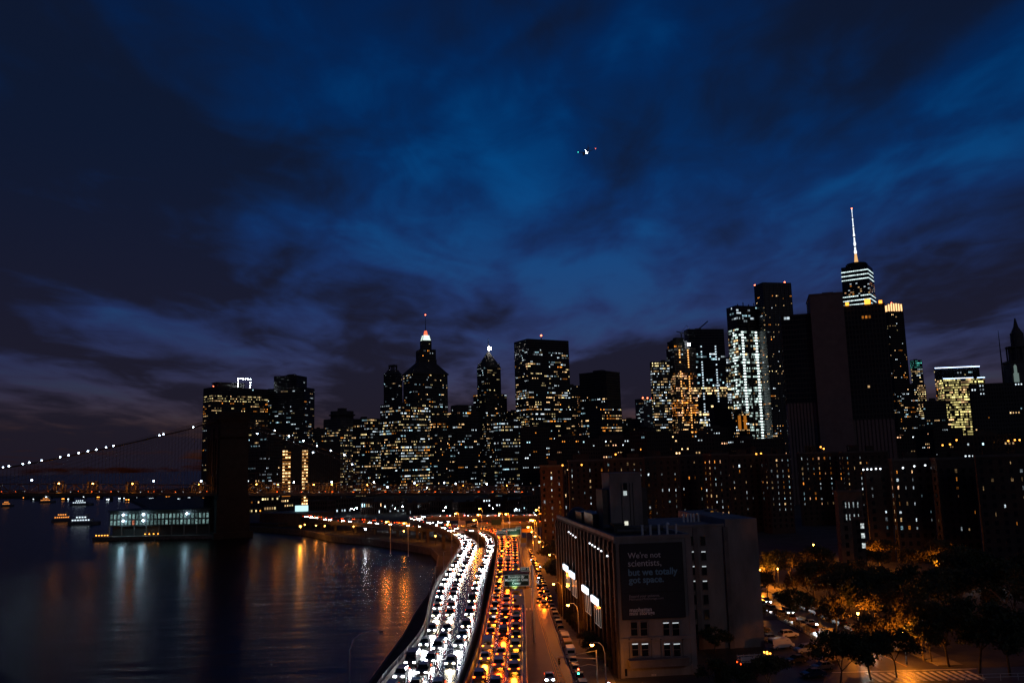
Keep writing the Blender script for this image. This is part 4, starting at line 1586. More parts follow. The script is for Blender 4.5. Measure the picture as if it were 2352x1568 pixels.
_fl = sorted((o for o in bpy.data.objects if o.name.startswith('roof_floodlight')), key=lambda o: o.location.x / o.location.y)
for k, o in enumerate(_fl):
    o['label'] = '%s roof floodlight on the apartment roofs, %s counted from the left' % ('orange' if o.data.materials[0] is ROOFO else 'white', ordinal(k + 1))

# ================================================================== warehouse with the painted advertisement
SIDEB = mat('dark_brown_brick', (.05, .034, .03), .9, .3, .5)  # street side in darker, browner brick than the end wall
SO, SA = Vector((19.2, 169.1, 3.0)), R(6.5)
SR, SL = Vector((math.cos(SA), math.sin(SA), 0)), Vector((-math.sin(SA), math.cos(SA), 0))
ware = root('storage_warehouse', SO, SA, 'tan corner warehouse with a huge dark advertisement on its end wall', 'warehouse')


def onfront(u, v, yl=0.0):
    k, kz = ray(u, v)
    O = SO + SL * yl
    # O + SR*t hits x = k*y
    t = (k * O.y - O.x) / (SR.x - k * SR.y)
    q = O + SR * t
    return t, CAM_H + kz * q.y - 3.0


def onside(u, v, xl=0.0):
    k, kz = ray(u, v)
    O = SO + SR * xl
    t = (k * O.y - O.x) / (SL.x - k * SL.y)
    q = O + SL * t
    return t, CAM_H + kz * q.y - 3.0


WW, LL = onfront(1583, 1233)[0], 70.0
HH = 26.0
q = MB()
q.box(0, WW, 0, 22, 0, HH)
q.box(.3, WW - .3, 22, LL, 0, HH - .02)
q.box(-.15, WW + .15, -.15, 1.0, HH, HH + .7)
q.box(-.15, .6, 1.0, LL, HH, HH + .7)
q.box(WW - .5, WW + .15, 1.0, LL, HH, HH + .7)
q.build('wall', TANWALL, ware)
q = MB()
q.box(.6, WW - .5, 1, LL, HH - .01, HH + .15)
q.build('roof', mat('tar_roof', (.03, .03, .032), .9), ware)
q = MB()
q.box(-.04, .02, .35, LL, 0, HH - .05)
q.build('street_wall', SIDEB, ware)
# belt courses and corner piers on the end wall
q = MB()
zb_ = onfront(1500, 1466)[1]
q.box(-.2, WW + .2, -.22, 0, zb_ - .35, zb_ + .35)
q.box(-.2, WW + .2, -.25, 0, zb_ - 11.6, zb_ - 11.2)
q.box(-.25, .9, -.12, 0, 0, HH)
q.box(WW - .9, WW + .25, -.12, 0, 0, HH)
q.build('belt_course', TANWALL, ware)
# street side: buttress piers, each bay with dark sash windows
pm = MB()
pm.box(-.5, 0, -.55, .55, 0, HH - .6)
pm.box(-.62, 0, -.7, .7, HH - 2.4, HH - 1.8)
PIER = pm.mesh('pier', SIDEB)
bw_ = 3.9
nb_ = int(LL / bw_)
bwm = MB()
bwm.box(-.1, -.02, -1.1, 1.1, 0, 2.1, 0)
bwm.box(-.16, 0, -1.2, 1.2, -.15, 0, 1)
bwm.box(-.14, 0, -.06, .06, 0, 2.1, 1)
bwm.box(-.14, 0, -1.1, 1.1, 1.0, 1.1, 1)
BAYW = bwm.mesh('window', [GLASS, SIDEB])
for k in range(nb_ + 1):
    o = put('pier', PIER, ware)
    o.location = (0, k * LL / nb_, 0)
    if k < nb_:
        for f in range(6):
            o = put('window', BAYW, ware)
            o.location = (0, (k + .5) * LL / nb_, 2.2 + f * 3.9)
# the two runs of illuminated signs over tall shop windows
SIGNL = mat('illuminated_sign', (1, 1, 1), .4, emit=(.7, .86, 1), strength=2.0)
FRAMEL = mat('window_frame_glow', (.8, .8, .78), .5, emit=(.95, .95, .85), strength=.1)  # light on the frames is painted in as a faint glow
for (ua, va), (ub, vb) in (((1304, 1297), (1314, 1311)), ((1318, 1311.5), (1329.5, 1328)), ((1348.5, 1344), (1362, 1364.5)), ((1370, 1367), (1385.5, 1390))):
    ya, za = onside(ua, va)
    yb, zb = onside(ub, vb)
    y0_, y1_ = min(ya, yb), max(ya, yb)
    zc = (za + zb) / 2
    q = MB()
    q.box(-1.3, -.95, y0_, y1_, zc - .55, zc + .75)
    q.build('sign_face', SIGNL, ware)
    q = MB()
    q.box(-.95, -.5, y0_ - .1, y1_ + .1, zc - .7, zc + .9)
    q.build('sign_box', STEELD, ware)
    n = 3
    for j in range(n):
        w0, w1 = y0_ + (y1_ - y0_) * (j + .1) / n, y0_ + (y1_ - y0_) * (j + .9) / n
        q = MB()
        q.box(-.58, -.52, w0, w1, zc - 5.0, zc - .9)
        q.build('shop_window', GLASS, ware)
        q = MB()
        for y in (w0, w1):
            q.box(-.62, -.52, y - .05, y + .05, zc - 5.1, zc - .85)
        q.box(-.62, -.52, w0, w1, zc - 5.1, zc - 4.98)
        q.build('window_frame', FRAMEL, ware)
# cornice lamps
for k, (u, v) in enumerate([(1312, 1221), (1317, 1224.5), (1322, 1228.5), (1328, 1233), (1361, 1247), (1367, 1251), (1373, 1255), (1381, 1259.5), (1388, 1264.5), (1402, 1276)]):
    y, z = onside(u, v)
    q = MB()
    q.box(-.78, -.52, y - .22, y + .22, z - .1, z + .15)
    q.build('cornice_lamp', mat('cornice_lamp_glow', (1, 1, 1), .4, emit=(.85, .9, 1), strength=3), ware)
# advertisement
PANEL = mat('advert_canvas', (.028, .03, .042), .75, .12, .5)
xa, za = onfront(1430, 1421)
xb, zt_ = onfront(1564, 1245)
q = MB()
q.box(xa, xb, -.3, -.12, za, zt_)
adv = q.build('advertisement', PANEL, ware)
q = MB()
for zf in (.345, .655):
    q.box(xa + .01, xb - .01, -.33, -.3, za + (zt_ - za) * zf - .05, za + (zt_ - za) * zf + .05)
q.build('canvas_seam', mat('canvas_seam', (.018, .018, .024), .8), adv)
q = MB()
for x in (xa - .12, xb):
    q.box(x, x + .12, -.36, -.05, za - .1, zt_ + .1)
q.box(xa, xb, -.36, -.05, za - .14, za - .001)
q.box(xa, xb, -.36, -.05, zt_ + .001, zt_ + .14)
q.build('canvas_frame', STEELD, adv)
TXW = mat('white_lettering', (.8, .82, .85), .7, .08)
TXB = mat('blue_lettering', (.22, .45, .62), .7, .08)
TXG = mat('grey_lettering', (.38, .38, .42), .7, .08)
Z3 = lambda x, y: (1378 + x * .1831, 1062 + y * .1831)
Z4 = lambda x, y: (1378 + x * .1465, 1349.4 + y * .1465)
for body, x0_, x1_, yb_, Zf, mt, bold in (
        ("We're not", 345, 757, 1198, Z3, TXW, .0), ('scientists,', 348, 765, 1300, Z3, TXW, .0), ('but we totally', 352, 970, 1414, Z3, TXB, .022), ('got space.', 357, 797, 1508, Z3, TXB, .022),
        ('Expand your universe.', 455, 930, 148, Z4, TXG, .012), ('ManhattanMiniStorage.com', 455, 990, 192, Z4, TXG, 0), ('manhattan', 460, 807, 372, Z4, TXW, .018), ('mini storage', 460, 852, 424, Z4, TXW, .018)):
    xs, zs_ = onfront(*Zf(x0_, yb_))
    xe, ze = onfront(*Zf(x1_, yb_))
    text_mesh('lettering', body, xe - xs, mt, adv, Matrix.Translation((xs, -.34, zs_)) @ Matrix.Rotation(math.pi / 2, 4, 'X'), bold)
# end-wall windows with lit heads
BLINDL = mat('lit_blind', (.7, .72, .72), .6, emit=(.85, .95, 1), strength=.55)
k = 0
for row in (((480, 590), (630, 745), (985, 1090), (1130, 1245), 535, 742), ((500, 605), (650, 765), (1000, 1105), (1150, 1265), 865, 1062)):
    for j in range(4):
        a_, b_v = row[j]
        x0_, z1_ = onfront(*Z4(a_, row[4]))
        x1_, z0_ = onfront(*Z4(b_v, row[5]))
        q = MB()
        q.box(x0_, x1_, -.04, .02, z0_, z1_)
        wd = q.build('window', GLASS, ware)
        q = MB()
        for x in (x0_ - .1, x1_):
            q.box(x, x + .1, -.16, 0, z0_ - .1, z1_ + .1)
        q.box(x0_, x1_, -.2, 0, z0_ - .16, z0_ - .001)
        q.box(x0_, x1_, -.14, 0, z1_ + .001, z1_ + .12)
        q.box(x0_, x1_, -.08, -.041, (z0_ + z1_) / 2 - .04, (z0_ + z1_) / 2 + .04)
        q.build('frame', TANWALL, wd)
        if (k, j) not in ((0, 0), (0, 1), (1, 3)) or j == 3:
            q = MB()
            q.box(x0_ + .04, x1_ - .04, -.075, -.042, z1_ - .26, z1_ - .08)
            q.build('blind', BLINDL, wd)
    k += 1
x0_, z1_ = onfront(*Z4(440, 1112))
x1_, z0_ = onfront(*Z4(1362, 1185))
q = MB()
q.box(x0_, x1_, -1.6, -.02, z0_, z1_ - .15)
q.box(x0_ - .1, x1_ + .1, -1.7, -.02, z1_ - .15, z1_)
q.build('canopy', TANDARK, ware)
x0_, z1_ = onfront(*Z4(320, 1272))
x1_, z0_ = onfront(*Z4(430, 1380))
q = MB()
q.box(x0_, x1_, -.06, .02, z0_, z1_)
q.build('window', GLASS, ware)
for x_ in (818, 845, 872):
    xs, zs_ = onfront(*Z4(x_, 1362))
    q = MB()
    q.box(xs - .12, xs + .12, -.1, 0, zs_ - .15, zs_ + .15)
    q.build('notice', mat('pale_notice', (.8, .7, .62), .7), ware)
for x_ in (452, 798, 945, 1290):
    xs, zs_ = onfront(*Z4(x_, 805))
    q = MB()
    q.tube([(xs, -.02, zs_), (xs, -.55, zs_ + .1)], .1, 6)
    q.tube([(xs, -.06, zs_), (xs, -.06, zs_ - 5)], .05, 5)
    q.build('drain_pipe', STEELD, ware)
# rear wing
YW = 20.0
xw0 = WW - 1
xw1, zw1 = onfront(1664, 1207, YW)
xw2, zw2 = onfront(1736, 1189, YW)
zw0 = onfront(1600, 1209, YW)[1]
q = MB()
q.box(xw0, xw1, YW, YW + 30, 0, zw0)
q.box(xw1, xw2, YW - .4, YW + 34, 0, zw2)
q.box(xw0, xw1, YW - .15, YW + .4, zw0, zw0 + .5)
q.build('rear_wing', TANWALL, ware)
q = MB()
for u in (1600, 1669):
    x, z = onfront(u, 1300, YW)
    q.box(x - .5, x + .5, YW - .25 - (.4 if u > 1650 else 0), YW + .2, 0, zw0 - .2)
q.build('drain_pipe', TANDARK, ware)
for r_ in range(7):
    for xx in (1172, 1289):
        u, v = Z3(xx + r_ * 10, 980 + r_ * 184)
        x, z = onfront(u, v, YW)
        q = MB()
        q.box(x - .55, x + .55, YW - .04, YW + .02, z - 1.0, z + 1.0)
        wd = q.build('window', GLASS, ware)
        q = MB()
        for sx in (-1, 1):
            q.box(x + sx * .6 - .05, x + sx * .6 + .05, YW - .12, YW, z - 1.05, z + 1.05)
        q.box(x - .65, x + .65, YW - .16, YW, z - 1.15, z - 1.051)
        q.build('frame', TANDARK, wd)
        if r_ in (1, 2, 3):
            q = MB()
            q.box(x - .48, x + .48, YW - .07, YW - .042, z + .72, z + .94)
            q.build('blind', BLINDL, wd)
# penthouse
YP = 22.0
xp0, zp = onfront(1399, 1089, YP)
xp1, _ = onfront(1472, 1089, YP)
q = MB()
q.box(xp0, xp1, YP, YP + 8, HH, zp)
q.box(xp0 - .1, xp1 + .1, YP - .1, YP + 8.1, zp, zp + .3)
q.build('penthouse', TANWALL, ware)
for x0_, x1_, u_, v_ in ((xp0 - 1.5, xp0, 1399, 1124), (xp1, xp1 + 1.5, 1472, 1121)):
    q = MB()
    q.box(x0_, x1_, YP + 1.2, YP + 8.0, HH, onfront(u_, v_, YP)[1])
    q.build('penthouse_flank', mat('dark_render', (.09, .08, .078), .9, .3, .4), ware)  # flanks in a darker tone than the penthouse
for (xa_, ya_, xb_2, yb_2), mt in (((290, 255, 342, 352), GLASS), ((293, 355, 338, 410), mat('penthouse_glow', (.6, .6, .6), .4, emit=(.8, .95, .95), strength=.5, var=.8, scale=1.5)), ((308, 735, 358, 845), mat('doorway_glow', (.8, .8, .7), .4, emit=(1, 1, .82), strength=.8, var=.8, scale=1.2))):
    x0_, z1_ = onfront(*Z3(xa_, ya_), YP)
    x1_, z0_ = onfront(*Z3(xb_2, yb_2), YP)
    q = MB()
    q.box(x0_, x1_, YP - .06, YP + .02, z0_, z1_)
    q.build('window', mt, ware)
q = MB()
for x in (.36, .62, .72):
    xx = xp0 + (xp1 - xp0) * x
    q.tube([(xx, YP - .1, HH + .2), (xx, YP - .1, zp - 2)], .07, 5)
q.build('drain_pipe', STEELD, ware)
# roof clutter: pale vent posts, ducts, tank dome, railings
for x_ in (535, 637, 743, 848, 960):
    x, z = onfront(*Z3(x_, 935), 6)
    q = MB()
    q.box(x - .2, x + .2, 5.8, 6.2, HH + .15, HH + 2.1)
    q.box(x - .26, x + .26, 5.74, 6.26, HH + 2.1, HH + 2.25)
    q.build('vent_post', mat('pale_vent', (.62, .66, .7), .5), ware)
for x_ in (1052, 1102, 1146, 1184, 1238):
    x, z = onfront(*Z3(x_, 775), 34)
    q = MB()
    q.box(x - .2, x + .2, 33.8, 34.2, zw0 - .6, zw0 + 2.0)
    q.build('vent_post', MATS['pale_vent'], ware)
q = MB()
q.tube([(2, 18, HH + 1.1), (8, 13, HH + 1.1), (13.4, 12, HH + 1.1)], .55, 8)
q.tube([(3, 10, HH + .8), (9, 9, HH + .8)], .4, 8)
q.build('roof_duct', STEEL, ware)
for a_ in ((1.5, 7.5, 28, 38, 3.2), (2, 6, 44, 52, 2.6), (3.2, 5.5, 14, 17, 1.8)):
    q = MB()
    q.box(*a_[:4], HH + .15, HH + a_[4])
    q.box(a_[0] - .1, a_[1] + .1, a_[2] - .1, a_[3] + .1, HH + a_[4], HH + a_[4] + .2)
    q.build('roof_plant', STEELD, ware)
q = MB()
for k in range(7):
    q.ball((4, 60, HH + .1), 3.2 - k * .0, 14, 8) if k == 0 else None
q.build('roof_dome', STEELD, ware)
q = MB()
x, z = onfront(*Z3(843, 772), 30)
q.tube([(x, 30, zw0 - 1), (x, 30, z)], .06, 5)
q.ball((x, 29.8, z), .55, 10, 6, sz=.9)
q.build('satellite_dish', MATS['pale_vent'], ware)
x0_, z1_ = onfront(*Z3(1375, 598), 46)
x1_, z0_ = onfront(*Z3(1470, 722), 46)
q = MB()
q.box(x0_, x1_, 46, 50, z0_ - 2, z1_)
q.box(x0_ - .2, x1_ + .2, 45.8, 50.2, z1_, z1_ + .2)
q.build('roof_shed', TANDARK, ware)
q = MB()
q.box(x0_ + .3, x0_ + 1.0, 45.9, 46.02, z0_, z1_ - .3)
q.box(x0_ + 1.2, x1_ - .2, 45.9, 46.02, z0_ + .3, z0_ + 1.5)
q.build('shed_window', mat('shed_glow', (.9, .5, .1), .5, emit=(1, .42, .03), strength=1.1, var=.9, scale=1.0), ware)

# ------------------------------------------------------------------ pier building and river sheds
pa, pb = G(250, 1240, 0), G(480, 1236, 0)
pd = (pb - pa)
pd.z = 0
PLn = pd.length
pr = root('pier_building', (pa.x, pa.y, 0), math.atan2(pd.y, pd.x), 'long two storey pier building with rows of teal lit windows', 'pier building')
mpp = pa.y / FPX
zrow = [P(275, 1200, pa.y).z, P(275, 1186, pa.y).z]
q = MB()
q.box(-8, PLn + 10, -6, 40, .4, 2.6)
q.build('pier_deck', CONCD, pr)
q = MB()
for k in range(28):
    q.tube([(-7 + k * 3, -5.5, -4), (-7 + k * 3, -5.5, .4)], .35, 6)
q.build('piling', CONCD, pr, kind='stuff')
zf = zrow[0] - 2.3
ztop = zrow[1] + 3.2
q = MB()
q.box(0, PLn, 0, 30, zf, ztop)
q.box(-.8, PLn + .8, -.8, 30.8, ztop, ztop + .7)
q.box(-.3, PLn + .3, -.3, 30.3, zrow[0] + 1.9, zrow[0] + 2.5)
q.box(1, PLn - 1, 2, 28, 2.6, zf)
q.build('wall', STONE, pr)
for k in range(9):
    q = MB()
    q.box(k * PLn / 8 - .3, k * PLn / 8 + .3, -.2, .4, 2.6, zf)
    q.build('column', CONCD, pr)
pwm = MB()
pwm.box(-.72, .72, -.05, .02, -1.45, 1.45, 0)
for sx in (-1, 1):
    pwm.box(sx * .78 - .06, sx * .78 + .06, -.14, 0, -1.5, 1.5, 1)
pwm.box(-.84, .84, -.14, 0, 1.5, 1.62, 1)
pwm.box(-.05, .05, -.09, -.051, -1.45, 1.45, 1)
PWIN = pwm.mesh('window', [ROOM, STEELD])
nw = int(PLn / 2.5)
for r_ in (0, 1):
    for j in range(nw):
        o = put('window', PWIN, pr)
        o.location = ((j + .5) * PLn / nw, 0, zrow[r_])
        g = random.choice((.12, .2, .3, .38))
        if random.random() < .04:
            o.color = (1, .3, .15, .5)
        else:
            o.color = (.55, .92, .9, g)
    for j in range(4):
        o = put('window', PWIN, pr)
        o.location = (0, 2 + j * 3.2, zrow[r_])
        o.rotation_euler = (0, 0, -math.pi / 2)
        o.color = (.6, .9, .85, .06 if j else .7)
for x, r_ in ((10, 1), (10, 0), (24, 1), (24, 0), (54, 1)):
    q = MB()
    q.ball((0, 0, 0), .62, 8, 5)
    o = q.build('flood_lamp', BLUEL, pr)
    o.location = (x, -1.0, zrow[r_] + 1.2)
    lamp('POINT', 'pier_flood', 420, (.4, .85, 1), (x, -3.2, zrow[r_] + 1.0), pr, .5)
for k in range(9):
    q = MB()
    q.box(0, .5, 0, .5, 0, .4)
    o = q.build('wall_lamp', AMBER, pr)
    o.location = (-6 + k * 2.0 if k < 5 else 10 + k * 3, -5.6 if k < 5 else -.6, 3.4)
# river warehouse and its neighbours to the right of the tower
wp = [xy(597, 1214, 0), xy(692, 1218, 0)]
wd_ = Vector((wp[1][0] - wp[0][0], wp[1][1] - wp[0][1], 0))
rw_ = root('river_shed', (wp[0][0], wp[0][1], 0), math.atan2(wd_.y, wd_.x), 'low brown shed on the quay right of the bridge tower', 'shed')
zt_ = P(640, 1178, wp[0][1]).z
q = MB()
q.box(0, wd_.length, 0, 30, 0, zt_)
q.box(-.4, wd_.length + .4, -.4, 30.4, zt_, zt_ + .6)
for k in range(12):
    q.box(k * wd_.length / 11 - .25, k * wd_.length / 11 + .25, -.25, 0, 0, zt_)
q.build('wall', mat('shed_metal', (.16, .12, .10), .8, .2, .2), rw_)
q = MB()
q.box(-6, wd_.length * .7, -9, -1, -.5, 4.5)
q.box(-6.3, wd_.length * .7 + .3, -9.3, -.7, 4.5, 5.0)
q.build('lean_to', STONE, rw_)
# lit billboard
bc = P(693, 1167, 640)
bb = root('billboard', (bc.x, bc.y, 3), R(6), 'bright white and teal advertising screen on a post by the quay', 'billboard')
hz = bc.z - 3
q = MB()
q.box(-5, 5, -.3, .3, hz - 2.4, hz + 2.4)
q.tube([(3, .4, 0), (3, .4, hz - 2.3)], .4, 8)
q.build('frame', STEELD, bb)
q = MB()
q.box(-4.8, 4.8, -.36, -.31, hz - 2.2, hz + 2.2)
BILL = mat('billboard_screen', (.5, .7, .7), .4, emit=(.55, .9, .95), strength=1.2, var=.95, scale=.35)
q.build('screen', BILL, bb)

# ================================================================== street furniture
SIGNG = mat('sign_green', (.008, .06, .045), .5, .15, 1)
SIGNB = mat('sign_brown', (.06, .03, .05), .5, .15, 1)
SIGNY = mat('sign_yellow', (.75, .42, .04), .5, .1, 1)
SIGNBK = mat('sign_black', (.02, .02, .02), .6)
SIGNW = mat('sign_white_glow', (.85, .88, .86), .4, .05, emit=(.8, 1, .95), strength=.22)  # faint emission stands in for light returned by letters and borders
REFG = mat('sign_lamp_panel', (.5, .9, .7), .4, emit=(.2, 1, .65), strength=.9, var=.7, scale=1.2)


def gantry(name, label, Yg, panels, post_u, lines):
    c = P(panels[0][0], panels[0][3], Yg)
    g = root(name, (0, Yg, 0), 0, label, 'road sign')
    for (u0, v0, u1, v1, mt) in panels:
        a_, b_v = P(u0, v0, Yg), P(u1, v1, Yg)
        q = MB()
        q.box(a_.x, b_v.x, -.06, .06, b_v.z, a_.z)
        pn = q.build('sign_panel', mt, g)
        q = MB()
        w = .07
        for x0_, x1_, z0_, z1_ in ((a_.x, b_v.x, a_.z - w, a_.z), (a_.x, b_v.x, b_v.z, b_v.z + w), (a_.x, a_.x + w, b_v.z + w, a_.z - w), (b_v.x - w, b_v.x, b_v.z + w, a_.z - w)):
            q.box(x0_, x1_, -.075, -.061, z0_, z1_)
        q.build('border', SIGNW if mt is SIGNG else STEEL, pn)
    for body, u0, v0, u1, mt, bold in lines:
        a_, b_v = P(u0, v0, Yg), P(u1, v0, Yg)
        text_mesh('lettering', body, b_v.x - a_.x, mt, g, Matrix.Translation((a_.x, -.085, a_.z)) @ Matrix.Rotation(math.pi / 2, 4, 'X'), bold, .006)
    px = P(post_u, 1330, Yg).x
    zs_ = [P(u0, v0, Yg).z for (u0, v0, u1, v1, m_) in panels] + [P(u1, v1, Yg).z for (u0, v0, u1, v1, m_) in panels]
    zt2, zb2 = max(zs_), min(zs_)
    xl = min(P(u0, v0, Yg).x for (u0, v0, u1, v1, m_) in panels)
    q = MB()
    q.tube([(px, .5, 3), (px, .5, zt2 + .4)], .28, 8)
    for z in (zb2 + .5, zt2 - .9):
        q.tube([(px, .5, z), (xl, .5, z)], .16, 6)
    n = 8
    for k in range(n):
        x, x2 = px + (xl - px) * k / n, px + (xl - px) * (k + 1) / n
        q.tube([(x, .5, zb2 + .5 if k % 2 else zt2 - .9), (x2, .5, zt2 - .9 if k % 2 else zb2 + .5)], .08, 5)
    q.build('gantry_frame', GALV, g)
    return g


Zs = lambda x, y: (1125.5 + x * .1172, 1194.4 + y * .1172)
ZG = 203.0
g1 = gantry('overhead_road_sign', 'green overhead exit sign for the bridge and civic center', ZG,
            [(1157.5, 1319.8, 1216, 1344.2, SIGNG), (1157.5, 1344.6, 1216, 1351.8, SIGNY), (1154.3, 1311, 1216, 1318.6, SIGNB), (1196, 1302, 1216, 1310.4, SIGNG)], 1222.5,
            [('Brooklyn Br', *Zs(360, 1130), Zs(678, 0)[0], SIGNW, .012), ('Manhattan Civic', *Zs(298, 1192), Zs(745, 0)[0], SIGNW, .012), ('Center', *Zs(435, 1250), Zs(612, 0)[0], SIGNW, .02),
             ('EXIT ONLY', *Zs(425, 1325), Zs(620, 0)[0], SIGNBK, .015), ('EXIT  2', *Zs(618, 968), Zs(748, 0)[0], SIGNW, .01), ('ARI HALBERSTAM MEMORIAL RAMP', *Zs(262, 1036), Zs(755, 0)[0], mat('sign_lilac_letters', (.4, .3, .5), .5), .01)])
for xx in (360, 690):
    u, v = Zs(xx, 1310)
    p = P(u, v, ZG)
    q = MB()
    q.prism([(p.x - .1, 0), (p.x + .1, 0), (p.x + .1, .01), (p.x - .1, .01)], p.z, p.z + .35)
    i = len(q.v)
    q.v += [(p.x - .32, 0, p.z + .05), (p.x + .32, 0, p.z + .05), (p.x, 0, p.z - .32)]
    q.f.append((i, i + 2, i + 1))
    q.m.append(0)
    q.c.append(None)
    o = q.build('arrow', SIGNBK, g1)
    o.location = (0, -.09, 0)
u, v = Zs(480, 1240)
p = P(u, v, ZG)
q = MB()
q.box(p.x - .7, p.x + .7, -1.5, -1.3, -.12, .12)
q.tube([(p.x, -1.3, 0), (p.x, 0, -.6)], .05, 5)
o = q.build('sign_lamp', STEELD, g1)
o.location = (0, 0, p.z - 1.9)
sp_ = lamp('SPOT', 'sign_uplight', 260, (.45, 1, .75), (p.x, -1.4, p.z - 1.7), g1, .1, (R(70), .9), (R(180 - 40), 0, 0))
YF = 341.0
g2 = gantry('overhead_road_sign', 'distant pair of green overhead signs where the highway bends', YF,
            [(1139.8, 1217.5, 1163, 1229.2, SIGNG), (1153, 1213, 1163, 1217.2, SIGNG), (1164.5, 1213.8, 1196.4, 1227.6, SIGNG), (1164.5, 1227.8, 1196.4, 1231.2, SIGNY), (1185, 1209, 1196.4, 1213.5, SIGNG)], 1198.5,
            [('Battery Pk', *Zs(135, 232), Zs(305, 0)[0], SIGNW, .012), ('Staten Is Ferry', *Zs(130, 262), Zs(312, 0)[0], SIGNW, .01), ('Brooklyn Br', *Zs(350, 205), Zs(520, 0)[0], SIGNW, .012)])
p = P(1181, 1221, YF)
lamp('SPOT', 'sign_uplight_far', 900, (.95, 1, .75), (p.x, -2.4, p.z - 3.4), g2, .1, (R(75), .8), (R(180 - 38), 0, 0))
# small roadside plates
for k, (u, v, w, h, Y, mt, lb) in enumerate([(1172 + 23, 1377, 1.6, 1.7, 176, mat('plate_white', (.6, .5, .48), .6), 'small pale regulatory plate on a post beside the street, below the exit sign'), (1202, 1243.5, 2.2, 3.0, 330, SIGNY, 'small yellow warning plate at the highway bend'),
                                               (1202, 1251, 2.0, 1.6, 325, MATS['plate_white'], 'small white plate under the yellow warning plate'), (1209, 1217.5, 4.2, 1.6, 380, SIGNY, 'yellow wide plate right of the distant overhead signs'),
                                               (1140, 1199, 5.0, 2.6, 430, SIGNG, 'green sign over the far ramp'), (1056, 1200, 1.6, 2.4, 440, MATS['plate_white'], 'white square plate by the far ramp, nearer the river'), (1064, 1200, 2.2, 2.2, 440, MATS['plate_white'], 'white square plate by the far ramp, second of the pair')]):
    p = P(u, v, Y)
    s = root('road_plate', (p.x, p.y, 3), 0, lb, 'road sign')
    q = MB()
    q.box(-w / 2, w / 2, -.04, .04, p.z - 3 - h / 2, p.z - 3 + h / 2)
    q.build('plate', mt, s)
    q = MB()
    q.tube([(0, .08, 0), (0, .08, p.z - 3 + h / 2)], .06, 6)
    q.build('post', GALV, s)


# ------------------------------------------------------------------ lamps
def cobra(base, head, label, bulb=SODIUM, key='sodium', energy=1700, col=(1, .24, .014), cat='street lamp', group='sodium street lamps', r=.36, drop=.3):
    """curved-arm street lamp: a pole at base, the luminaire at head"""
    b = Vector(base)
    s = root('street_lamp', b, 0, label, cat, group)
    h = Vector(head) - b
    q = MB()
    q.tube([(0, 0, 0), (0, 0, h.z * .55), (0, 0, h.z * .82)], [.16, .12, .1], 7)
    q.tube([(0, 0, 0), (0, 0, .6)], .24, 8)
    q.build('pole', GALV, s)
    q = MB()
    q.tube([(0, 0, h.z * .8), (h.x * .12, h.y * .12, h.z * .94), (h.x * .4, h.y * .4, h.z * 1.02), (h.x * .75, h.y * .75, h.z * 1.035), (h.x * .97, h.y * .97, h.z + .12)], [.09, .08, .07, .06, .06], 6)
    q.build('arm', GALV, s)
    q = MB()
    q.ball((h.x, h.y, h.z + .16), .42, 10, 5, sz=.45)
    q.build('luminaire', STEEL, s)
    q = MB()
    q.ball((h.x, h.y, h.z - .1), r, 10, 6, sz=.8)
    q.build('bulb', bulb, s)
    if energy:
        lamp('POINT', key, energy, col, (h.x, h.y, h.z - .75), s, .35)
    return s


SOUTH = [(628, 315), (653, 350), (683, 387), (717, 430), (752, 473), (800, 535), (832, 768), (948, 937), (1140, 1255)]
for k, (x, y) in enumerate(reversed(SOUTH)):
    u, v = 1033.6 + x * .286, 1119.7 + y * .286
    hz_ = 12.0
    h = G(u, v, hz_)
    tx = SX(h.y) - 2.0
    # slide along the sight line until the luminaire hangs over the kerb lane
    cobra((max(h.x + 2.3, SX(h.y) + .6) if h.x < SX(h.y) + 2 else h.x + 2.4, h.y + .4, 3.15), h, 'orange sodium lamp on a curved arm, %s along the warehouse street from the camera' % ordinal(k + 1), r=.34 if k < 4 else .42, key=('sodium' if k < 4 else 'sodium_up_street') if k else 'sodium_corner', energy=(1100 if k < 4 else 2200) if k else 200)
INTER = [(1600, 163), (1585, 237), (1307, 222), (1850, 225), (1930, 230), (2305, 178), (1535, 302), (1205, 358), (2262, 308), (2205, 390), (668, 343), (450, 325), (2237, 304)]
for k, (x, y) in enumerate(sorted(INTER)):
    u, v = 804 + x * .1855, 1137 + y * .1855
    h = G(u, v, 18.0)
    cobra((h.x + 1.8, h.y + .5, 3), h, 'orange sodium lamp over the far interchange, %s counted from the river' % ordinal(k + 1), r=.5, energy=3000, key='sodium_far', group='sodium lamps at the interchange')


def postlamp(u, v, z, label, bulb, key, energy, col, r=.35, group=None, base=3.0):
    h = G(u, v, z)
    s = root('post_lamp', (h.x, h.y, base), 0, label, 'street lamp', group)
    q = MB()
    q.tube([(0, 0, 0), (0, 0, z - base - r * .8)], [.12, .08], 6)
    q.tube([(0, 0, 0), (0, 0, .5)], .2, 6)
    q.build('pole', STEELD, s)
    q = MB()
    q.tube([(0, 0, z - base + r * .6), (0, 0, z - base + r * .9), (0, 0, z - base + r * 1.5)], [r * 1.3, r * 1.1, .05], 8)
    q.build('lantern_cap', STEELD, s)
    q = MB()
    q.tube([(0, 0, z - base - r), (0, 0, z - base + r * .6)], [r * .5, r], 8)
    q.build('lantern', bulb, s)
    if energy:
        lamp('POINT', key, energy, col, (0, 0, z - base - r - .35), s, .3)
    return s


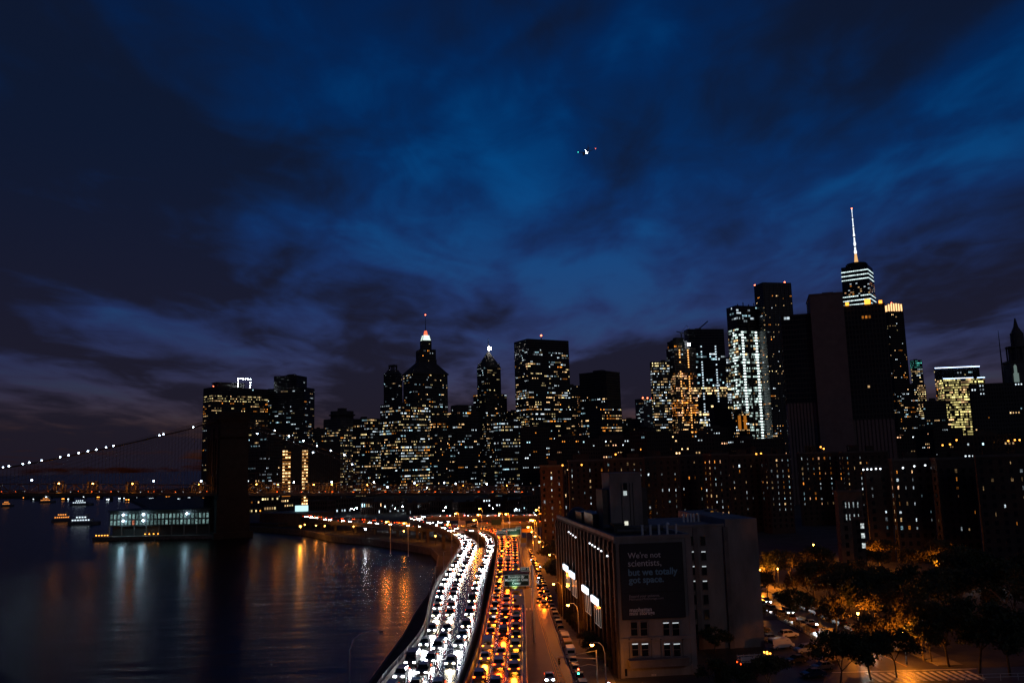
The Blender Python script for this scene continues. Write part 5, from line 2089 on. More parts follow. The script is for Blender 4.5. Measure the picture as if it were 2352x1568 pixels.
PARK = [(222, 842), (338, 834), (645, 922), (850, 1120), (1146, 1246), (566, 682), (790, 697), (925, 738), (1365, 783)]
for k, (x, y) in enumerate(sorted(PARK)):
    u, v = 1665 + x * .3592, 1005 + y * .3592
    postlamp(u, v, 9.0, 'orange lantern lamp in the park by the avenue, %s counted from the warehouse' % ordinal(k + 1), SODIUM, 'park_sodium', 5000, (1, .27, .018), .34, 'orange park lanterns')
postlamp(2274.5, 1313.8, 8.5, 'white lantern lamp alone under the trees at the right edge', WHITEL, 'park_white', 500, (.9, .9, 1), .3)
WHITEP = [(18, 163), (50, 173), (83, 153), (557, 163), (648, 137), (1155, 190), (1182, 148), (1768, 160), (2057, 172), (408, 322), (512, 333), (190, 413), (1213, 327), (1549, 346), (1093, 335), (1132, 340)]
for k, (x, y) in enumerate(sorted(WHITEP)):
    u, v = 804 + x * .1855, 1137 + y * .1855
    postlamp(u, v, 9.0, 'white lantern lamp on the waterfront streets, %s counted from the river' % ordinal(k + 1), WHITEL, 'white_far', 250, (.85, .93, 1), .42, 'white waterfront lanterns')
QUAY = [(700, 1204), (726, 1206), (746, 1207), (794.6, 1203), (812, 1208), (927.6, 1219), (960, 1222), (1000, 1230)]
for k, (u, v) in enumerate(QUAY):
    postlamp(u, v, 7.5, 'orange lantern lamp on the quay under the highway, %s counted from the bridge' % ordinal(k + 1), SODIUM, 'quay_sodium', 500, (1, .3, .03), .4, 'orange quay lanterns')
p = G(690, 1208, 9)
s = postlamp(690, 1208, 9.0, 'strong orange floodlight at the corner of the quay shed', SODIUM, 'quay_flood', 6000, (1, .32, .03), .6)
# tall lamp over the water at the near left
cobra((P(803, 1560, 150).x, 150, 3), P(876, 1452, 151), 'tall unlit grey lamp pole with a long truss arm over the dark water', GALV, 'none', 0, group='grey lamp poles', r=.2)
# slim grey lamp poles along the river parapet
for k, (u, v0, v1) in enumerate([(987, 1350, 1388), (1000, 1300, 1346), (1019, 1267, 1308), (1036, 1255, 1288)]):
    b = G(u, v1, 6.0)
    t = P(u, v0, b.y)
    s = root('parapet_pole', (b.x, b.y, 0), 0, 'slim grey pole on the river side of the highway, %s from the camera' % ordinal(k + 1), 'pole', 'slim poles along the river parapet')
    q = MB()
    q.tube([(0, 0, 0), (0, 0, t.z)], [.13, .08], 6)
    q.build('shaft', GALV, s)
    q = MB()
    q.tube([(0, 0, t.z), (1.0, .1, t.z + .2)], .05, 5)
    q.build('bracket', GALV, s)
# mercury lamps strung on the bridge cables and its deck
CABL = [(7, 1073), (20.5, 1070), (52.5, 1065), (67, 1061.6), (96, 1057), (138, 1049), (157.6, 1045), (180.7, 1040), (201.7, 1036), (221, 1032), (243.5, 1027), (261, 1023.6), (366.5, 999.5), (375.5, 996.7), (444, 980.8)]
CABR = [(591, 995.5), (631, 988.5), (664, 1001), (697, 1012), (728, 1023), (760, 1034), (791, 1044), (719, 1038.5), (809, 1066)]
DECKL = [(73, 1102), (353, 1104), (462, 1104), (675, 1107), (762, 1106.5), (859, 1107), (952, 1109), (1020, 1108), (1047, 1110), (1118, 1111), (890, 1118), (980, 1120)]
for lst, off, nm, tx in ((CABL, 12.2, 'cable_lamp', 'bluish white lamp on the bridge cable left of the tower, %s from the left'), (CABR, 12.2, 'cable_lamp', 'bluish white lamp on the bridge cable right of the tower, %s from the left'), (DECKL, 8, 'deck_lamp', 'bluish white lamp standing above the bridge deck, %s from the left')):
    for k, (u, v) in enumerate(sorted(lst)):
        p, t = BP(u, v, off)
        q = MB()
        rr = .42 if nm == 'cable_lamp' else .5
        q.ball((0, 0, 0), rr, 8, 5, 0)
        q.tube([(0, 0, -rr * .8), (0, 0, (-1.2 if nm == 'cable_lamp' else DECKZ(t) - p.z))], .07, 4, 1)
        q.box(-.2, .2, -.2, .2, rr * .8, rr * .8 + .15, 1)
        o = q.build(nm, [BLUEL, STEELD], label=tx % ordinal(k + 1), cat='lamp', group='bridge cable lamps' if nm == 'cable_lamp' else 'bridge deck lamps')
        o.location = p
for k, u in enumerate(LAMPU):
    p, t = BP(u, 1119.5, 0)
    p.z = DECKZ(t) + 5.6
    q = MB()
    q.ball((0, 0, 0), .5, 8, 5, 0)
    q.tube([(0, 0, .4), (0, 0, 1.1)], .06, 4, 1)
    o = q.build('portal_lamp', [SODIUM, STEELD], label='orange lamp hung in a bridge deck portal, %s from the left' % ordinal(k + 1), cat='lamp', group='orange bridge portal lamps')
    o.location = p
    lamp('POINT', 'portal_sodium', 1800, (1, .27, .018), p + BN * 1.0 - Vector((0, 0, .9)), None, .4)


# ================================================================== vehicles
def wheel_mb(m, x, y, r=.33, w=.22, a=0, b=1):
    n = 12
    for mi, rr, ww in ((a, r, w), (b, r * .62, w + .03)):
        i = len(m.v)
        for s in (-1, 1):
            for k in range(n):
                t = 2 * math.pi * k / n
                m.v.append((x + rr * math.cos(t), y + s * ww / 2, r + rr * math.sin(t)))
        for k in range(n):
            j = (k + 1) % n
            m.f.append((i + k, i + n + k, i + n + j, i + j))
        m.f.append(tuple(i + k for k in range(n)))
        m.f.append(tuple(i + n + k for k in reversed(range(n))))
        m.m += [mi] * (n + 2)
        m.c += [None] * (n + 2)


def prof(m, pts_, hw, hw_top, zsplit, mi=0):
    """side profile extruded across the car, narrower above zsplit"""
    i, n = len(m.v), len(pts_)
    for s in (-1, 1):
        for x, z in pts_:
            m.v.append((x, s * (hw if z < zsplit else hw_top), z))
    for k in range(n):
        j = (k + 1) % n
        m.f.append((i + k, i + j, i + n + j, i + n + k))
    m.f.append(tuple(i + k for k in reversed(range(n))))
    m.f.append(tuple(i + n + k for k in range(n)))
    m.m += [mi] * (n + 2)
    m.c += [None] * (n + 2)


KINDS_ = {
    'sedan': dict(body=[(-2.28, .32), (-2.34, .62), (-2.25, .93), (-1.35, 1.0), (1.0, .98), (1.95, .82), (2.3, .62), (2.28, .32)], hw=.9, cab=((-1.75, 1.15, .97), (-1.0, .35, 1.42)), wb=1.4, hl=(2.22, .66, .68), tl=(-2.3, .7, .78)),
    'hatchback': dict(body=[(-2.05, .34), (-2.1, .7), (-2.05, 1.05), (-1.2, 1.08), (.95, 1.05), (1.8, .9), (2.1, .66), (2.08, .34)], hw=.9, cab=((-2.0, 1.15, 1.05), (-1.6, .4, 1.6)), wb=1.28, hl=(2.02, .66, .74), tl=(-2.08, .72, .98)),
    'suv': dict(body=[(-2.35, .42), (-2.4, .8), (-2.35, 1.18), (-1.2, 1.2), (1.05, 1.18), (2.05, 1.05), (2.35, .75), (2.32, .42)], hw=.97, cab=((-2.3, 1.2, 1.18), (-2.0, .5, 1.78)), wb=1.45, hl=(2.27, .7, .86), tl=(-2.38, .8, 1.02)),
    'van': dict(body=[(-2.75, .42), (-2.8, 1.0), (-2.75, 2.1), (-2.6, 2.3), (1.2, 2.3), (1.75, 1.95), (2.15, 1.2), (2.7, 1.0), (2.8, .7), (2.78, .42)], hw=1.0, cab=None, wb=1.75, hl=(2.74, .76, .85), tl=(-2.8, .9, 1.1)),
}
CARM = {}
for kd, d in KINDS_.items():
    parts_ = {}
    m = MB()
    prof(m, d['body'], d['hw'], d['hw'] - .05 if kd != 'van' else d['hw'] - .12, .9 if kd != 'van' else 1.4)
    if d['cab']:
        (b0, b1, bz), (c0, c1, cz) = d['cab']
        ht = d['hw'] - .24
        m.box(c0 - .02, c1 + .02, -ht, ht, cz, cz + .05)
        for s in (-1, 1):                     # pillars
            for xa_, xb_2 in ((b0 + .1, c0 + .03), (b1 - .1, c1 - .03), ((b0 + b1) / 2 - .1, (c0 + c1) / 2 - .1)):
                m.tube([(xa_, s * (d['hw'] - .1), bz), (xb_2, s * (ht - .02), cz)], .05, 4)
        for s in (-1, 1):
            m.box(b1 - .55, b1 - .35, s * (d['hw'] + .06) - .08, s * (d['hw'] + .06) + .08, bz - .02, bz + .13)
    parts_['body'] = m
    g_ = MB()
    if d['cab']:
        g_.frustum((b0, b1, -d['hw'] + .09, d['hw'] - .09), (c0, c1, -ht, ht), bz - .01, cz - .001)
    else:
        for s in (-1, 1):
            g_.box(.75, 1.45, s * .92 - .012, s * .92 + .012, 1.25, 1.85)
        i = len(g_.v)
        g_.v += [(1.74, -.82, 1.98), (1.74, .82, 1.98), (2.16, .84, 1.26), (2.16, -.84, 1.26)]
        g_.v = [tuple(v) for v in g_.v]
        g_.f.append((i + 3, i + 2, i + 1, i))
        g_.m.append(0)
        g_.c.append(None)
        g_.box(-2.82, -2.79, -.75, .75, 1.3, 1.9)
    parts_['window'] = g_
    h_ = MB()
    h_.box(d['hl'][0] - .08, d['hl'][0] + .1, -.2, .2, -.09, .1)
    t_m = MB()
    t_m.box(d['tl'][0] - .06, d['tl'][0] + .1, -.19, .19, -.1, .11)
    w_m = MB()
    wheel_mb(w_m, 0, 0)
    lights_ = {}
    for nm, H_, T_ in (('on', HEADON, TAILON), ('warm', HEADWARM, TAILON), ('away', HEADDIM, TAILON), ('brake', HEADDIM, TAILON2), ('amber', HEADDIM, TAILAMB), ('off', HEADOFF, TAILOFF)):
        lights_[nm] = (h_.mesh('headlight', H_), t_m.mesh('tail_light', T_))
    CARM[kd] = dict(body=m.mesh('body', PAINT), window=g_.mesh('window', CARGL), wheel=w_m.mesh('wheel', [TYRE, RIM]), lights=lights_, d=d, merged={})
    for nm, H_, T_ in (('on', HEADON, TAILON), ('warm', HEADWARM, TAILON), ('away', HEADDIM, TAILON), ('brake', HEADDIM, TAILON2), ('amber', HEADDIM, TAILAMB), ('off', HEADOFF, TAILOFF)):
        a_ = MB()
        for src, mi in ((m, 0), (g_, 1)):
            i = len(a_.v)
            a_.v += src.v
            a_.f += [tuple(i + k for k in f) for f in src.f]
            a_.m += [mi] * len(src.f)
            a_.c += [None] * len(src.f)
        for s in (-1, 1):
            for sx in (-1, 1):
                wheel_mb(a_, sx * d['wb'], s * (d['hw'] - .1), a=2, b=2)
            a_.box(d['hl'][0] - .08, d['hl'][0] + .12, s * d['hl'][1] - .24, s * d['hl'][1] + .24, d['hl'][2] - .12, d['hl'][2] + .12, 3)
            a_.box(d['tl'][0] - .08, d['tl'][0] + .1, s * d['tl'][1] - .22, s * d['tl'][1] + .22, d['tl'][2] - .12, d['tl'][2] + .12, 4)
        CARM[kd]['merged'][nm] = a_.mesh('car', [PAINT, CARGL, TYRE, H_, T_])

COLORS = [('white', (.7, .7, .7)), ('silver', (.42, .43, .44)), ('grey', (.16, .165, .17)), ('black', (.015, .015, .017)), ('dark blue', (.02, .035, .09)), ('dark red', (.16, .02, .018)), ('yellow', (.75, .42, .02)), ('beige', (.4, .34, .25))]
CW = [9, 14, 24, 34, 10, 5, 4, 3]
HEADROT = (0, R(-84), 0)
car_n = 0


def car(loc, heading, label, kind='sedan', color=None, light='on', full=True, beam=None, group=None, cat='car', slope=0.0, cname=None):
    global car_n
    car_n += 1
    K = CARM[kind]
    d = K['d']
    col_ = color or random.choices(COLORS, CW)[0][1]
    nm = {'sedan': 'sedan_car', 'hatchback': 'hatchback_car', 'suv': 'sport_utility_car', 'van': 'delivery_van'}[kind]
    if full:
        r_ = root(nm, loc, heading, label, cat, group)
        r_.rotation_euler = (0, -slope, heading)
        o = put('body', K['body'], r_)
        o.color = (*col_, 1)
        put('window', K['window'], r_)
        for sx in (-1, 1):
            for s in (-1, 1):
                w = put('wheel', K['wheel'], r_)
                w.location = (sx * d['wb'], s * (d['hw'] - .1), 0)
        for s in (-1, 1):
            h = put('headlight', K['lights'][light][0], r_)
            h.location = (0, s * d['hl'][1], d['hl'][2])
            t = put('tail_light', K['lights'][light][1], r_)
            t.location = (0, s * d['tl'][1], d['tl'][2])
    else:
        r_ = put(nm, K['merged'][light], None, label, cat, group)
        r_.location = loc
        r_.rotation_euler = (0, -slope, heading)
        r_.color = (*col_, 1)
    if beam == 'head' and light == 'warm':
        lamp('SPOT', 'warm_head_beam', 1300, (1, .82, .55), (d['hl'][0] + .25, 0, d['hl'][2]), r_, .3, (R(84), .9), (0, R(-77), 0), 'headlight_beam')
    elif beam == 'head':
        lamp('SPOT', 'head_beam', 1500, (.92, .97, 1), (d['hl'][0] + .25, 0, d['hl'][2]), r_, .3, (R(84), .9), (0, R(-77), 0), 'headlight_beam')
    elif beam == 'tail':
        lamp('SPOT', 'tail_glow', 1600, (1, .09, .006), (d['tl'][0] - .25, 0, d['tl'][2]), r_, .5, (R(140), .9), (0, R(75), 0), 'tail_light_glow')
    elif beam == 'amber':
        lamp('SPOT', 'indicator_glow', 1200, (1, .3, .02), (d['tl'][0] - .25, 0, d['tl'][2]), r_, .5, (R(140), .9), (0, R(75), 0), 'tail_light_glow')
    elif beam == 'brake':
        lamp('SPOT', 'brake_glow', 1500, (1, .17, .01), (d['tl'][0] - .25, 0, d['tl'][2]), r_, .5, (R(140), .9), (0, R(75), 0), 'tail_light_glow')
    return r_


KW = (['sedan', 'hatchback', 'suv', 'van'], [40, 15, 38, 7])


def traffic(line, s0, s1, toward, lane, spacing, group, brake=.4, far=260, maxn=70, beams=True, amber=0.0):
    s, n = s0, 0
    while s < s1 and n < maxn:
        p, t = along(line, s)
        n += 1
        kd = random.choices(*KW)[0]
        cn, cc = random.choices(COLORS, CW)[0]
        hd = math.atan2(t.y, t.x) + (math.pi if toward else 0)
        near = p.y < far
        light = ('on' if random.random() < .72 else 'warm') if toward else 'away' if random.random() > brake else 'brake'
        if not toward and random.random() < amber:
            light = 'amber'
        car(p + Vector((0, 0, .01)), hd, '%s %s, %s from camera in the %s' % (cn, {'sedan': 'sedan', 'hatchback': 'hatchback', 'suv': 'sport utility car', 'van': 'delivery van'}[kd], ordinal(n), lane), kd, cc, light, near,
            ('head' if toward else 'tail' if light == 'away' else light) if (beams and p.y < 520) else None, group, 'van' if kd == 'van' else 'car', slope=math.asin(max(-1, min(1, t.z))) * (-1 if toward else 1))
        s += spacing * random.choice((.76, .82, .9, .95, 1.0, 1.1, 1.35, 1.7)) * (1.25 if kd == 'van' else 1)
    return n


laneA = mixline(wa, wb, .17, .12) + mixline(ra, rb, .27)[1:]
laneB = mixline(wa, wb, .45, .38) + mixline(ra, rb, .72)[1:]
laneC = mixline(wa, wb, .76, .885) + mixline(ma, mb_, .5)[1:]
traffic(laneA, 4, 520, True, 'oncoming lane beside the river parapet', 10.4, 'oncoming traffic with white headlights', far=250, maxn=48)
traffic(laneB, 8, 520, True, 'middle oncoming lane', 9.8, 'oncoming traffic with white headlights', far=250, maxn=50)
traffic(laneC, 6, 560, True, 'oncoming lane beside the median', 10.8, 'oncoming traffic with white headlights', far=250, maxn=62)
orA, orB, orC = mixline(oa, ob, .20), mixline(oa, ob, .5), mixline(oa, ob, .79)
traffic(orA, 4, 640, False, 'departing lane beside the median', 10.4, 'departing traffic with red tail lights', .35, 250, 58, amber=.25)
traffic(orB, 9, 420, False, 'middle departing lane', 10.0, 'departing traffic with red tail lights', .4, 250, 38, amber=.12)
traffic(orC, 3, 330, False, 'departing lane beside the street', 9.6, 'departing traffic with red tail lights', .75, 250, 36, amber=.5)
traffic(mixline(ea, eb, .5), 20, 180, False, 'line on the far exit ramp', 11, 'departing traffic with red tail lights', .5, 0, 12)

# bridge deck traffic, just lights and dark bodies
for k in range(34):
    t = -40 + k * 13.0 + random.uniform(-3, 3)
    if abs(t - TT) < 14:
        continue
    q = BA + BD * t + BN * 10.8
    q.z = DECKZ(t) + .02
    away = True
    car(q, math.atan2(BD.y, BD.x) + (0 if k % 3 else math.pi), 'small dark car crossing the bridge deck, %s from the left' % ordinal(k + 1), random.choice(('sedan', 'suv', 'hatchback')), (.03, .03, .03), 'brake', False, 'brake' if k % 2 else None, 'cars on the bridge deck')

# parked along the warehouse street
y, n = 150.0, 0
while y < 430 and n < 40:
    n += 1
    x = SX(y) - 1.15
    van = n in (7, 8, 9)
    kd = 'van' if van else random.choices(('sedan', 'suv', 'hatchback'), (5, 4, 2))[0]
    cn, cc = ('white', (.62, .62, .62)) if n in (7, 9) else ('yellow', (.7, .36, .03)) if n == 8 else random.choices(COLORS[:6], CW[:6])[0]
    car((x, y, 3.03), R(90 + 1.3), '%s %s parked at the warehouse kerb, %s from camera' % (cn, {'sedan': 'sedan', 'suv': 'sport utility car', 'hatchback': 'hatchback', 'van': 'delivery van'}[kd], ordinal(n)), kd, cc, 'off', y < 330, None, 'vehicles parked along the warehouse street', 'van' if van else 'car')
    y += random.uniform(5.8, 6.6) + (.9 if van else 0)
# moving on that street
p = G(1262, 1562, 3.03)
car((p.x, p.y, 3.03), R(-90), 'silver sedan with headlights on driving toward the camera on the warehouse street', 'sedan', (.45, .45, .46), 'on', True, 'head')
for k, (u, v) in enumerate([(1249, 1392), (1240, 1382), (1252, 1378), (1243, 1368), (1250, 1362), (1240, 1352)]):
    p = G(u, v, 3.03)
    cn, cc = COLORS[(k * 3 + 1) % 6]
    car((p.x, p.y, 3.03), R(91), '%s car with red brake lights waiting at the street crossing, %s from the camera' % (cn, ordinal(k + 1)), ('suv', 'sedan')[k % 2], cc, 'brake', True, 'brake', 'cars waiting at the crossing')
for k, (u, v) in enumerate([(1236, 1305), (1225, 1287), (1240, 1330)]):
    p = G(u, v, 3.03)
    car((p.x, p.y, 3.03), R(-89), 'car with bright headlights coming down the warehouse street, %s from the far end' % ordinal((2, 1, 3)[k]), 'suv', (.1, .1, .1), 'on', True, 'head', 'cars coming down the warehouse street')
# the avenue: oncoming cars, rows parked on both sides, the lot
for k, yy in enumerate((187, 214, 229, 246, 268, 300)):
    car((AX(yy) - 2.2, yy, 3.03), R(-90 + 2.9), 'car with headlights on the avenue by the park, %s from the camera' % ordinal(k + 1), random.choice(('sedan', 'suv')), COLORS[k][1], 'on', True, 'head', 'cars driving on the avenue')
for k, yy in enumerate((296, 306, 318, 327)):
    car((AX(yy) + 2.2, yy, 3.03), R(90 + 2.9), 'car with tail lights on the far avenue, %s from the camera' % ordinal(k + 1), random.choice(('sedan', 'suv')), COLORS[k][1], 'brake', True, 'brake', 'cars driving away on the avenue')
for side, sgn in (('on its warehouse side', -1), ('on its park side', 1)):
    n = 0
    for yy in range(186, 330, 7):
        if random.random() < .12:
            continue
        n += 1
        kd = random.choices(('sedan', 'suv', 'hatchback'), (5, 4, 2))[0]
        cn, cc = random.choices(COLORS[:6], CW[:6])[0]
        car((AX(yy) + sgn * 4.8, yy, 3.03), R(90 + 2.9), '%s %s parked on the avenue %s, %s from camera' % (cn, {'sedan': 'sedan', 'suv': 'sport utility car', 'hatchback': 'hatchback'}[kd], side, ordinal(n)), kd, cc, 'off', yy < 260, None, 'cars parked along the avenue')
LOTC = [(1795, 1488, 'van', 'white', 20), (1850, 1498, 'suv', 'silver', 195), (1905, 1518, 'suv', 'beige', 195), (1830, 1520, 'sedan', 'black', 200), (1868, 1552, 'sedan', 'dark blue', 190), (1770, 1470, 'sedan', 'grey', 15), (1812, 1462, 'hatchback', 'white', 15), (1890, 1536, 'sedan', 'grey', 195),
        (1745, 1452, 'suv', 'black', 15), (1700, 1480, 'sedan', 'silver', 100), (1720, 1550, 'suv', 'dark red', 100)]
CD = dict(COLORS)
for k, (u, v, kd, cn, hd) in enumerate(LOTC):
    p = G(u, v, 3.02)
    car((p.x, p.y, 3.02), R(hd), '%s %s in the parking lot, %s counted from the camera' % (cn, {'sedan': 'sedan', 'suv': 'pickup sized car', 'hatchback': 'hatchback', 'van': 'delivery van'}[kd], ordinal(sorted(LOTC, key=lambda c: -c[1]).index(LOTC[k]) + 1)), kd, CD[cn], 'off', True, None, 'vehicles in the parking lot', 'van' if kd == 'van' else 'car')
# works truck with amber beacons
p = G(1738, 1530, 3.02)
tr = root('works_truck', (p.x, p.y, 3.02), R(8), 'stake bed works truck with amber roof beacons in the parking lot', 'truck')
q = MB()
q.box(-3.6, 1.6, -1.15, 1.15, .75, .95)
q.build('flat_bed', STEELD, tr)
for k in range(3):
    q = MB()
    for s in (-1, 1):
        q.box(-3.6, 1.5, s * 1.12 - .04, s * 1.12 + .04, 1.15 + k * .38, 1.35 + k * .38)
    q.box(-3.64, -3.56, -1.1, 1.1, 1.15 + k * .38, 1.35 + k * .38)
    q.build('stake_rail', MATS['pale_vent'], tr)
q = MB()
for x in (-3.5, -2.2, -1.0, .2, 1.4):
    for s in (-1, 1):
        q.box(x - .05, x + .05, s * 1.06 - .04, s * 1.06 + .04, .95, 2.3)
q.build('stake', MATS['pale_vent'], tr)
q = MB()
prof(q, [(1.8, .5), (1.8, 2.4), (2.9, 2.45), (3.3, 1.7), (3.95, 1.45), (4.0, .5)], 1.05, .98, 1.5)
o = q.build('cab', PAINT, tr)
o.color = (.5, .5, .5, 1)
q = MB()
q.box(2.0, 2.9, -1.08, 1.08, 1.6, 2.2)
q.build('window', CARGL, tr)
for k in range(4):
    q = MB()
    q.box(-.12, .12, -.14, .14, 0, .2)
    o = q.build('beacon', AMBER, tr)
    o.location = (2.1 + (k % 2) * .6, (-.7, .7)[k // 2], 2.45)
for x in (-2.4, 2.9):
    for s in (-1, 1):
        q = MB()
        wheel_mb(q, 0, 0, .48, .3)
        o = q.build('wheel', [TYRE, RIM], tr)
        o.location = (x, s * .95, 0)
for s in (-1, 1):
    q = MB()
    q.box(-3.72, -3.65, s * .9 - .1, s * .9 + .1, .8, 1.0)
    q.build('tail_light', TAILON, tr)

# two-panel board on a post between the lot and the avenue
p = P(1973, 1488, G(1973, 1520, 3).y)
bd = root('notice_board', (p.x, p.y, 3), R(-4), 'brown sign board of two square panels on one post by the avenue', 'sign board')
q = MB()
q.tube([(0, .1, 0), (0, .1, p.z - 3)], .12, 6)
q.box(-1.5, 1.5, .04, .12, p.z - 3 - .05, p.z - 3 + .05)
q.build('post', STEELD, bd)
for s in (-1, 1):
    q = MB()
    q.box(s * .74 - .68, s * .74 + .68, -.05, .04, p.z - 3 - .7, p.z - 3 + .7)
    q.build('panel', mat('brown_board', (.35, .2, .12), .7), bd)
# traffic signals at the warehouse corner
b = Vector((SX(158) + 1.2, 158, 3.15))
ts = root('traffic_signal', b, 0, 'traffic signal with mast arm at the warehouse corner, red and green lit', 'traffic light')
q = MB()
q.tube([(0, 0, 0), (0, 0, 7.6)], [.16, .11], 8)
q.tube([(0, 0, 0), (0, 0, .5)], .26, 8)
q.build('pole', GALV, ts)
q = MB()
q.tube([(0, 0, 6.1), (-7.2, .4, 6.5)], [.09, .05], 6)
q.tube([(0, 0, 7.5), (-3.5, .2, 6.9), (-7.0, .4, 6.55)], .03, 4)
q.build('mast_arm', GALV, ts)
q = MB()
q.tube([(0, 0, 4.9), (-1.5, -.1, 5.2), (-3.4, -.2, 4.8)], .05, 6)
q.build('lower_arm', GALV, ts)
for x, z, lit_ in ((-3.4, 4.1, 'rg'), (-6.8, 5.9, '')):
    q = MB()
    q.box(x - .2, x + .2, -.4, -.05, z - .55, z + .55)
    hd_ = q.build('signal_head', SIGNY, ts)
    for k, (dz_, m_) in enumerate(((.36, REDL if lit_ else TAILOFF), (0, SIGNBK), (-.36, GREENL if lit_ else SIGNBK))):
        q = MB()
        q.ball((x, -.44, z + dz_), .15, 8, 5)
        q.build('lens', m_, hd_)
q = MB()
for z in (3.9, 4.3):
    q.box(.9, 2.1, -.04, .04, z, z + .28)
q.tube([(1.5, .1, 0), (1.5, .1, 4.7)], .06, 6)
q.build('street_name_plate', mat('plate_dark', (.1, .12, .1), .5), ts)
q = MB()
q.ball((2.0, 0, 1.7), .3, 8, 6)
q.build('walk_signal', mat('walk_signal_glow', (.9, .6, .7), .4, emit=(1, .6, .85), strength=12), ts)
lamp('POINT', 'corner_glow', 420, (1, .3, .025), (4.0, 6.5, 2.6), ts, .4)
for k, (u, v, c, lb) in enumerate([(1897, 1270.5, GREENL, 'green traffic light far up the avenue, nearer the warehouse'), (1928, 1270, GREENL, 'green traffic light far up the avenue, second of the pair')]):
    p = G(u, v, 8.0)
    s = root('traffic_signal', (p.x, p.y, 3), 0, lb, 'traffic light', 'green lights on the avenue')
    q = MB()
    q.tube([(.6, 0, 0), (.6, 0, 5.5)], .09, 6)
    q.tube([(.6, 0, 5.3), (0, 0, 5.4)], .05, 5)
    q.build('pole', GALV, s)
    q = MB()
    q.box(-.2, .2, .02, .3, 4.4, 5.4)
    q.build('signal_head', SIGNBK, s)
    q = MB()
    q.ball((0, -.05, 5.0), .26, 8, 5)
    q.build('lens', c, s)
# park fence along the avenue and the rail at the near corner
fx = lambda y: AX(y) + 11.3
fn = root('park_fence', (fx(195), 195, 3.1), 0, 'low iron railing between the avenue pavement and the park', 'fence')
for k in range(38):
    yy = 195 + k * 2.6
    q = MB()
    q.box(-.05, .05, -.05, .05, 0, 1.5)
    o = q.build('post', STEELD, fn)
    o.location = (fx(yy) - fx(195), yy - 195, 0)
    q = MB()
    for j in range(1, 10):
        q.box(-.012, .012, j * .26 - .012, j * .26 + .012, .1, 1.35)
    q.box(-.02, .02, 0.05, 2.55, 1.3, 1.36)
    q.box(-.02, .02, 0.05, 2.55, .1, .16)
    o = q.build('railing_panel', STEELD, fn)
    o.location = (fx(yy) - fx(195), yy - 195, 0)
fn = root('guard_rail', (78, 160.4, 3.03), 0, 'pale tubular guard rail along the near edge of the crossing', 'railing')
for k in range(14):
    q = MB()
    q.tube([(k * 3.2, 0, 0), (k * 3.2, 0, 1.25)], .05, 6)
    q.build('post', MATS['pale_vent'], fn)
for z in (.65, 1.22):
    q = MB()
    q.tube([(0, 0, z), (41.6, 0, z)], .04, 6)
    q.build('rail', MATS['pale_vent'], fn)
fn = root('lot_fence', (AX(172) - 7, 172, 3.02), 0, 'chain link fence between the parking lot and the avenue', 'fence')
for k in range(18):
    yy = 172 + k * 3
    q = MB()
    q.tube([(0, 0, 0), (0, 0, 2.2)], .04, 5)
    o = q.build('post', GALV, fn)
    o.location = (AX(yy) - AX(172), yy - 172, 0)
q = MB()
for k in range(17):
    ya_, yb_2 = k * 3, k * 3 + 3
    xa_, xb_2 = AX(172 + ya_) - AX(172), AX(172 + yb_2) - AX(172)
    for z in (.1, 1.1, 2.15):
        q.tube([(xa_, ya_, z), (xb_2, yb_2, z)], .02, 4)
    for j in range(10):
        f = j / 10
        q.tube([(xa_ + (xb_2 - xa_) * f, ya_ + 3 * f, .1), (xa_ + (xb_2 - xa_) * f, ya_ + 3 * f + .3, 2.15)], .009, 3)
q.build('wire_mesh', GALV, fn, kind='stuff')


# ================================================================== trees
def make_tree(seed, height, spread, nleaf, leafm, barkm, bare=0.0, fork=.38):
    rnd = random.Random(seed)
    tr_, cr = MB(), MB()
    tips = []

    def grow(p, d, ln, r, lvl):
        n = 3
        pts_, rad = [p], [r]
        for k in range(n):
            d = (d + Vector((rnd.uniform(-.16, .16), rnd.uniform(-.16, .16), rnd.uniform(-.05, .1)))).normalized()
            p = p + d * ln / n
            pts_.append(p)
            rad.append(r * (1 - .35 * (k + 1) / n))
        tr_.tube(pts_, rad, 6 if lvl < 2 else 4, cap=False)
        if lvl >= 2:
            tips.append((p, ln))
            tips.append((pts_[2], ln))
        if lvl >= 4:
            return
        nb = rnd.choice((2, 3, 3)) if lvl < 3 else 2
        ph = rnd.uniform(0, 6.3)
        for k in range(nb):
            a_ = ph + k * 6.283 / nb + rnd.uniform(-.4, .4)
            tilt = rnd.uniform(.4, .85) * spread
            x = d.orthogonal().normalized()
            y2 = d.cross(x)
            nd = (d + (x * math.cos(a_) + y2 * math.sin(a_)) * math.tan(min(tilt, 1.2)) * .8).normalized()
            nd.z = max(nd.z, -.05)
            grow(p, nd, ln * rnd.uniform(.62, .82), rad[-1] * .72, lvl + 1)

    grow(Vector((0, 0, -.1)), Vector((rnd.uniform(-.06, .06), rnd.uniform(-.06, .06), 1)), height * fork, height * .024, 0)
    for k in range(nleaf):
        p, ln = rnd.choice(tips)
        o_ = Vector((rnd.gauss(0, 1), rnd.gauss(0, 1), rnd.gauss(0, .8))) * height * .055
        c = p + o_
        if c.z < height * .26:
            continue
        s = height * rnd.uniform(.018, .042)
        a_ = Vector((rnd.gauss(0, 1), rnd.gauss(0, 1), rnd.gauss(0, .7))).normalized()
        b_2 = a_.orthogonal().normalized()
        b_2 = (Matrix.Rotation(rnd.uniform(0, 6.3), 3, a_) @ b_2)
        c_ = a_.cross(b_2)
        cr.quad(c - b_2 * s, c + c_ * s * .6 + a_ * s * .2, c + b_2 * s, c - c_ * s * .6 + a_ * s * .2)
    return tr_.mesh('trunk', barkm, True), cr.mesh('crown', leafm)


